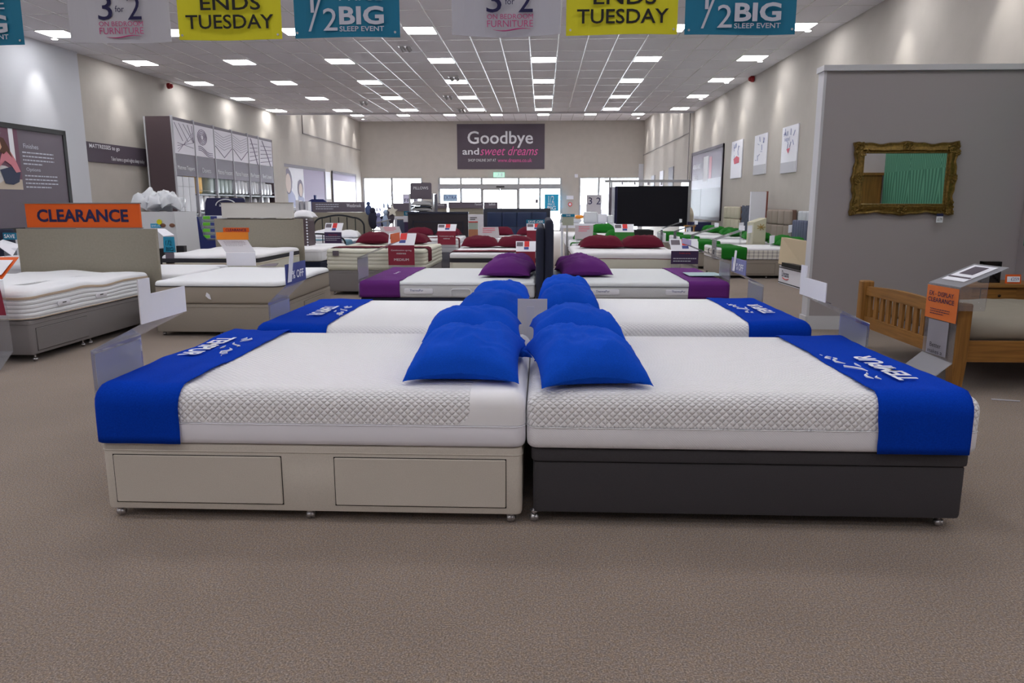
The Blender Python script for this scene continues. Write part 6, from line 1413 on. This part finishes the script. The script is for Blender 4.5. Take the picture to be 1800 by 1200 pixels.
dr = t.children[-1]; mb = MB(); mb.ball(((xa + xb) / 2, Yb - .03, (za + zb) / 2), .016, 10, 6, (1, .8, 1)); mb.tube([((xa + xb) / 2, Yb - .014, (za + zb) / 2), ((xa + xb) / 2, Yb - .03, (za + zb) / 2)], .007, 8); part(dr, 'knob', mb, mat('dark_bronze', (52, 38, 24), .4, .6))
for xx in (x0 + .03, x1 - .07): 
    for yy in (Yb, Yb + .38): mb = MB(); mb.loft(xx, xx + .04, yy, yy + .04, [(.006, .002), (0, .1), (0, .25)], .004, 1, 1); part(t, 'leg', mb, M_oakz)
# photo frame
p = aty(1722, 496, 8.2); q = aty(1760, 459, 8.2); t = thing('photo_frame', 'black layered photo frame standing on the oak bedside table', 'photo frame', ((p[0] + q[0]) / 2, 8.2, zt)); w = q[0] - p[0]; h = q[1] - p[1]
for k in range(4):
    i = .018 * k; mb = MB(); X0, X1, Z0, Z1 = p[0] + i, q[0] - i, zt + .001 + i, zt + h - i
    for b_ in ((X0, X1, Z0, Z0 + .018), (X0, X1, Z1 - .018, Z1), (X0, X0 + .018, Z0, Z1), (X1 - .018, X1, Z0, Z1)): mb.box(b_[0], b_[1], 8.2 - .02 + .005 * k, 8.24, b_[2], b_[3])
    part(t, 'frame_step', mb, mat('black_frame', (30, 28, 32), .35), smooth=False)
mb = MB(); mb.box(p[0] + .07, q[0] - .07, 8.215, 8.22, zt + .07, zt + h - .07); part(t, 'picture', mb, mat('dim_grey_picture', (86, 90, 96), .3))
a = aty(1766, 500, 8.12); c = aty(1796, 485, 8.12); t = thing('price_card', 'small orange-edged price card on the oak bedside table', 'price card', ((a[0] + c[0]) / 2, 8.12, zt))
mb = MB(); mb.sheet([(a[0], 8.12, zt + .001), (c[0], 8.12, zt + .001), (c[0] + .01, 8.15, zt + .001 + c[1] - a[1]), (a[0] + .015, 8.15, zt + .001 + c[1] - a[1])], .004); part(t, 'orange_card', mb, M_orange, smooth=False)
mb = MB(); dz = c[1] - a[1]; mb.sheet([(a[0] + .02, 8.117, zt + .015), (c[0] - .015, 8.117, zt + .015), (c[0] - .005, 8.140, zt + dz - .02), (a[0] + .03, 8.140, zt + dz - .02)], .003); part(t, 'white_insert', mb, M_card, smooth=False)
write(t, '£259', ((a[0] + c[0]) / 2 + .01, 8.118, zt + dz * .5), (1, 0, 0), (0, .25, 1), (c[0] - a[0]) * .5, dz * .35, M_bluep, lift=.009)
# ex-display acrylic stand hooked at the footboard
t = thing('acrylic_display', 'clear ex-display clearance stand hooked over the oak footboard', 'acrylic display', (3.1, 5.9, 0))
P1, P2 = Vector((3.13, 6.06, 0)), Vector((3.17, 5.68, 0)); zf = .84
def up(p, z): return Vector((p.x, p.y, z))
mb = MB(); mb.sheet([up(P1, .27), up(P2, .25), up(P2, zf), up(P1, zf)], .005); part(t, 'upright_sheet', mb, M_acr, smooth=False)
off = Vector((-.008, -.002, 0))
mb = MB(); mb.sheet([up(P1, .565) + off, up(P2, .56) + off, up(P2, .825) + off, up(P1, .825) + off], .003); part(t, 'orange_card', mb, mat('soft_orange_card', (222, 118, 56), .6), smooth=False)
D = (P2 - P1).normalized(); C = (P1 + P2) / 2 + off * 1.6
write(t, 'EX - DISPLAY', up(C, .765), D, (0, 0, 1), .30, .036, M_navyink, bold=.01, lift=.004); write(t, 'CLEARANCE', up(C, .715), D, (0, 0, 1), .32, .036, M_navyink, bold=.012, lift=.004)
lines(t, up(C, .64), D, (0, 0, 1), .24, 3, .018, .006, M_navyink, lift=.004, seed=4)
mb = MB(); o2 = Vector((-.006, 0, 0)); mb.sheet([up(P1.lerp(P2, .15), .28) + o2, up(P1.lerp(P2, .8), .28) + o2, up(P1.lerp(P2, .8), .555) + o2, up(P1.lerp(P2, .15), .555) + o2], .003); part(t, 'leaflet', mb, mat('silver_leaflet', (150, 148, 160), .5), smooth=False)
write(t, 'Better', up(C, .36) + o2, D, (0, 0, 1), .14, .035, M_blackink, lift=.004); write(t, 'makes a', up(C, .31) + o2, D, (0, 0, 1), .18, .032, M_blackink, lift=.004)
mb = MB(); oo = Vector((-.17, -.01, 0)); mb.sheet([up(P1, .27), up(P2, .25), up(P2, .11) + oo, up(P1, .13) + oo], .006); part(t, 'leaflet_tray', mb, M_acrh, smooth=False)
mb = MB(); T0 = up(P1, zf); T1 = up(P2, zf); r_ = Vector((.34, 0, .15)); mb.sheet([T0, T1, T1 + r_, T0 + r_], .005); part(t, 'sloping_sheet', mb, M_acrh, smooth=False)
n_ = (T1 - T0).cross(r_).normalized(); n_ = n_ if n_.z > 0 else -n_
def pp(u, v, k=.006): return T0.lerp(T1, u) + r_ * v + n_ * k
mb = MB(); mb.sheet([pp(.12, .2), pp(.82, .2), pp(.82, .92), pp(.12, .92)], .002); part(t, 'price_sheet', mb, M_card, smooth=False)
mb = MB(); mb.sheet([pp(.25, .5, .009), pp(.65, .5, .009), pp(.65, .85, .009), pp(.25, .85, .009)], .002); mb.sheet([pp(.14, .33, .009), pp(.8, .33, .009), pp(.8, .38, .009), pp(.14, .38, .009)], .002); part(t, 'printed_picture', mb, M_dark_sign, smooth=False)
mb = MB(); mb.sheet([up(P2, zf), up(P2, .66), up(P2, .66) + Vector((.2, 0, 0)), up(P2, zf) + r_ * .6], .004); part(t, 'side_wing', mb, M_acr, smooth=False)
mb = MB(); mb.tube([(3.42, 5.55, .004), (3.6, 5.5, .004)], .006, 6); solo('clear_base_bar', mb, M_silver, 'thin clear bar lying on the carpet beside the oak bed post', 'bar', (3.5, 5.52, 0))

# ================================================================ GILT MIRROR
Ym = 8.73
c4 = [aty(px, py, Ym) for px, py in ((1492, 375), (1672, 378), (1685, 253), (1503, 248))]
x0 = (c4[0][0] + c4[3][0]) / 2; x1 = (c4[1][0] + c4[2][0]) / 2; z0 = (c4[0][1] + c4[1][1]) / 2; z1 = (c4[2][1] + c4[3][1]) / 2
t = thing('gilt_mirror', 'ornate gilt framed mirror hanging on the grey partition', 'mirror', ((x0 + x1) / 2, Ym, z0))
gold = mat('antique_gilt', (122, 98, 48), .42, .6, bump=.6, scale=70, vary=.35, vscale=40)
def frame_prof(u, du, horizontal):
    pass
nf = 120; V = []; F_ = []; wfr = .12
def outline(s, inset):
    """s in 0..4 round the frame; scalloped outer edge"""
    k = int(s) % 4; fr = s - int(s); sc = .012 * math.cos(fr * 4 * math.pi) + .006 * math.cos(fr * 12 * math.pi)
    e = sc * (1 - inset / wfr) - inset
    if k == 0: return (x0 + inset + (x1 - x0 - 2 * inset) * fr, z0 - e)
    if k == 1: return (x1 + e, z0 + inset + (z1 - z0 - 2 * inset) * fr)
    if k == 2: return (x1 - inset - (x1 - x0 - 2 * inset) * fr, z1 + e)
    return (x0 - e, z1 - inset - (z1 - z0 - 2 * inset) * fr)
prof = [(0, .0), (0, .02), (.012, .038), (.035, .03), (.06, .045), (.085, .05), (.1, .028), (.112, .03), (.12, .012)]
for k in range(nf):
    s = 4 * k / nf
    for (i, d_) in prof:
        ox, oz = outline(s, i); V.append((ox, Ym - d_, oz))
m_ = len(prof)
for k in range(nf):
    for j in range(m_ - 1): F_.append((k * m_ + j, k * m_ + j + 1, ((k + 1) % nf) * m_ + j + 1, ((k + 1) % nf) * m_ + j))
mb = MB(); mb.add(V, F_); part(t, 'frame', mb, gold, angle=50)
rnd = random.Random(9)
for cx, cz, sp in [(x0 + .06, z0 + .06, .11), (x1 - .06, z0 + .06, .11), (x0 + .06, z1 - .06, .11), (x1 - .06, z1 - .06, .11), ((x0 + x1) / 2, z0 + .05, .07), ((x0 + x1) / 2, z1 - .05, .07), (x0 + .05, (z0 + z1) / 2, .07), (x1 - .05, (z0 + z1) / 2, .07)]:
    mb = MB()
    for k in range(26):
        a = rnd.uniform(0, 6.28); r_ = sp * rnd.uniform(.1, .8) ; ax = cx + r_ * math.cos(a); az = cz + r_ * math.sin(a)
        ax = min(max(ax, x0 + .012), x1 - .012); az = min(max(az, z0 + .012), z1 - .012)
        if x0 + .13 < ax < x1 - .13 and z0 + .13 < az < z1 - .13: continue
        mb.ball((ax, Ym - .045, az), rnd.uniform(.008, .016), 7, 5, (1, .8, 1))
        b_ = a + rnd.uniform(.5, 1.5); mb.tube([(ax, Ym - .05, az), (ax + .014 * math.cos(b_), Ym - .055, az + .014 * math.sin(b_)), (ax + .024 * math.cos(b_ + .8), Ym - .045, az + .024 * math.sin(b_ + .8))], [.006, .007, .003], 5)
    part(t, 'carved_leafage', mb, gold)
mb = MB(); mb.box(x0 + .1, x1 - .1, Ym - .012, Ym - .004, z0 + .1, z1 - .1); part(t, 'mirror_glass', mb, mat('mirror_silver', (225, 232, 230), .015, 1), smooth=False)
t = thing('price_tag', 'small white £179 price tag hanging under the gilt mirror', 'price tag', (x1 - .1, Ym - .06, z0)); a = aty(1645, 391, Ym - .06); c = aty(1656, 380, Ym - .06)
mb = MB(); mb.box(a[0], c[0] + .01, Ym - .065, Ym - .06, a[1], c[1]); part(t, 'tag', mb, M_card); mb = MB(); mb.box(a[0], c[0] + .01, Ym - .067, Ym - .06, c[1], c[1] + .03); part(t, 'tag_header', mb, M_navyc)
write(t, '£179', ((a[0] + c[0]) / 2 + .005, Ym - .065, (a[1] + c[1]) / 2), (1, 0, 0), (0, 0, 1), .05, .03, M_blackink, lift=.003)
# things the mirror shows: patterned hanging and wardrobe along the side return
gm_ = mat('green_damask', (60, 128, 100), .7); nt = gm_.node_tree; bb = nt.nodes['Principled BSDF']; tc = nt.nodes.new('ShaderNodeTexCoord'); wv = None; sx_ = nt.nodes.new('ShaderNodeSeparateXYZ'); nt.links.new(tc.outputs['Object'], sx_.inputs[0])
uu = mth(nt, 'ABSOLUTE', mth(nt, 'SUBTRACT', mth(nt, 'FRACT', mth(nt, 'MULTIPLY', sx_.outputs[1], 1.15)), .5)); vv = mth(nt, 'FRACT', mth(nt, 'MULTIPLY', sx_.outputs[2], 1.05))
fan = mth(nt, 'SINE', mth(nt, 'MULTIPLY_ADD', mth(nt, 'DIVIDE', uu, mth(nt, 'MULTIPLY_ADD', vv, .35, .25)), 34, mth(nt, 'MULTIPLY', vv, 9)))
fan = mth(nt, 'MULTIPLY_ADD', fan, .32, .4)
#; wv.wave_type = 'BANDS'; wv.bands_direction = 'Y'; wv.inputs['Scale'].default_value = 1.7; wv.inputs['Distortion'].default_value = 9; wv.inputs['Detail'].default_value = 2; wv.inputs['Detail Scale'].default_value = .6
rp = nt.nodes.new('ShaderNodeValToRGB'); rp.color_ramp.elements[0].color = (*lin((44, 104, 84)), 1); rp.color_ramp.elements[1].color = (*lin((112, 178, 148)), 1); nt.links.new(fan, rp.inputs[0]); nt.links.new(rp.outputs[0], bb.inputs['Base Color'])
mb = MB(); mb.box(5.44, 5.475, 5.2, 8.6, 1.0, 2.96); solo('wall_hanging', mb, gm_, 'green leaf-patterned hanging on the side wall, seen in the gilt mirror', 'wall hanging', (5.46, 6.9, 1.0), smooth=False)
t = thing('wardrobe', 'brown wooden wardrobe on the side wall, seen in the gilt mirror', 'wardrobe', (5.2, 4.4, 0)); mb = MB(); mb.box(4.95, 5.46, 3.9, 5.1, .002, 1.92); part(t, 'body', mb, M_oakz, smooth=False)
for y in (3.93, 4.52): mb = MB(); mb.box(4.925, 4.95, y, y + .55, .15, 1.85); part(t, 'door', mb, M_oakz, smooth=False)
mb = MB(); mb.box(4.92, 5.47, 3.87, 5.13, 1.92, 1.96); part(t, 'cornice', mb, M_oaky, smooth=False)

# ================================================================ OUTSIDE: faint parked cars
def car(x, y, m, label):
    t = thing('car', label, 'car', (x, y, 0), 'parked cars outside the shop window')
    mb = MB(); mb.loft(x - 2.1, x + 2.1, y - .85, y + .85, [(.1, .3), (0, .4), (0, .75), (.08, .9)], .3, 2, 4); mb.loft(x - 1.2, x + 1.3, y - .75, y + .75, [(0, .9), (.25, 1.4), (.35, 1.45)], .2, 2, 4); part(t, 'body', mb, m)
    for xx in (x - 1.3, x + 1.3): mb = MB(); mb.tube([(xx, y - .87, .33), (xx, y - .65, .33)], .32, 16); part(t, 'wheel', mb, M_black)
car(-17.5, 62, M_silver, 'pale grey car parked outside, leftmost through the window'); car(-12.6, 62, M_card, 'white car parked outside, through the left shop window'); car(3.6, 62, M_hb2, 'slate car parked outside, through the right shop window')

# ================================================================ LIGHT, CAMERA
wd = bpy.data.worlds.new('overcast_day'); SC.world = wd; wd.use_nodes = True; nt = wd.node_tree; bg = nt.nodes['Background']
bg.inputs[0].default_value = (.86, .93, 1, 1); bg.inputs[1].default_value = WORLD
cam = bpy.data.cameras.new('camera'); co = bpy.data.objects.new('camera', cam); COL.objects.link(co); SC.camera = co
cam.sensor_width = 36; cam.lens = 36 * F / 1800; cam.clip_end = 400
R = Matrix((_x, _y, _z))      # rows: world axes in camera coordinates
co.matrix_world = Matrix.Translation((0, 0, H)) @ R.to_4x4()
SC.view_settings.view_transform = 'Standard'; SC.view_settings.look = 'None'; SC.view_settings.gamma = 1; SC.view_settings.exposure = EXPO
SC.view_settings.use_curve_mapping = False
SC.cycles.max_bounces = 6; SC.cycles.diffuse_bounces = 4; SC.cycles.transparent_max_bounces = 16; SC.cycles.sample_clamp_indirect = 6
SC.cycles.use_denoising = True
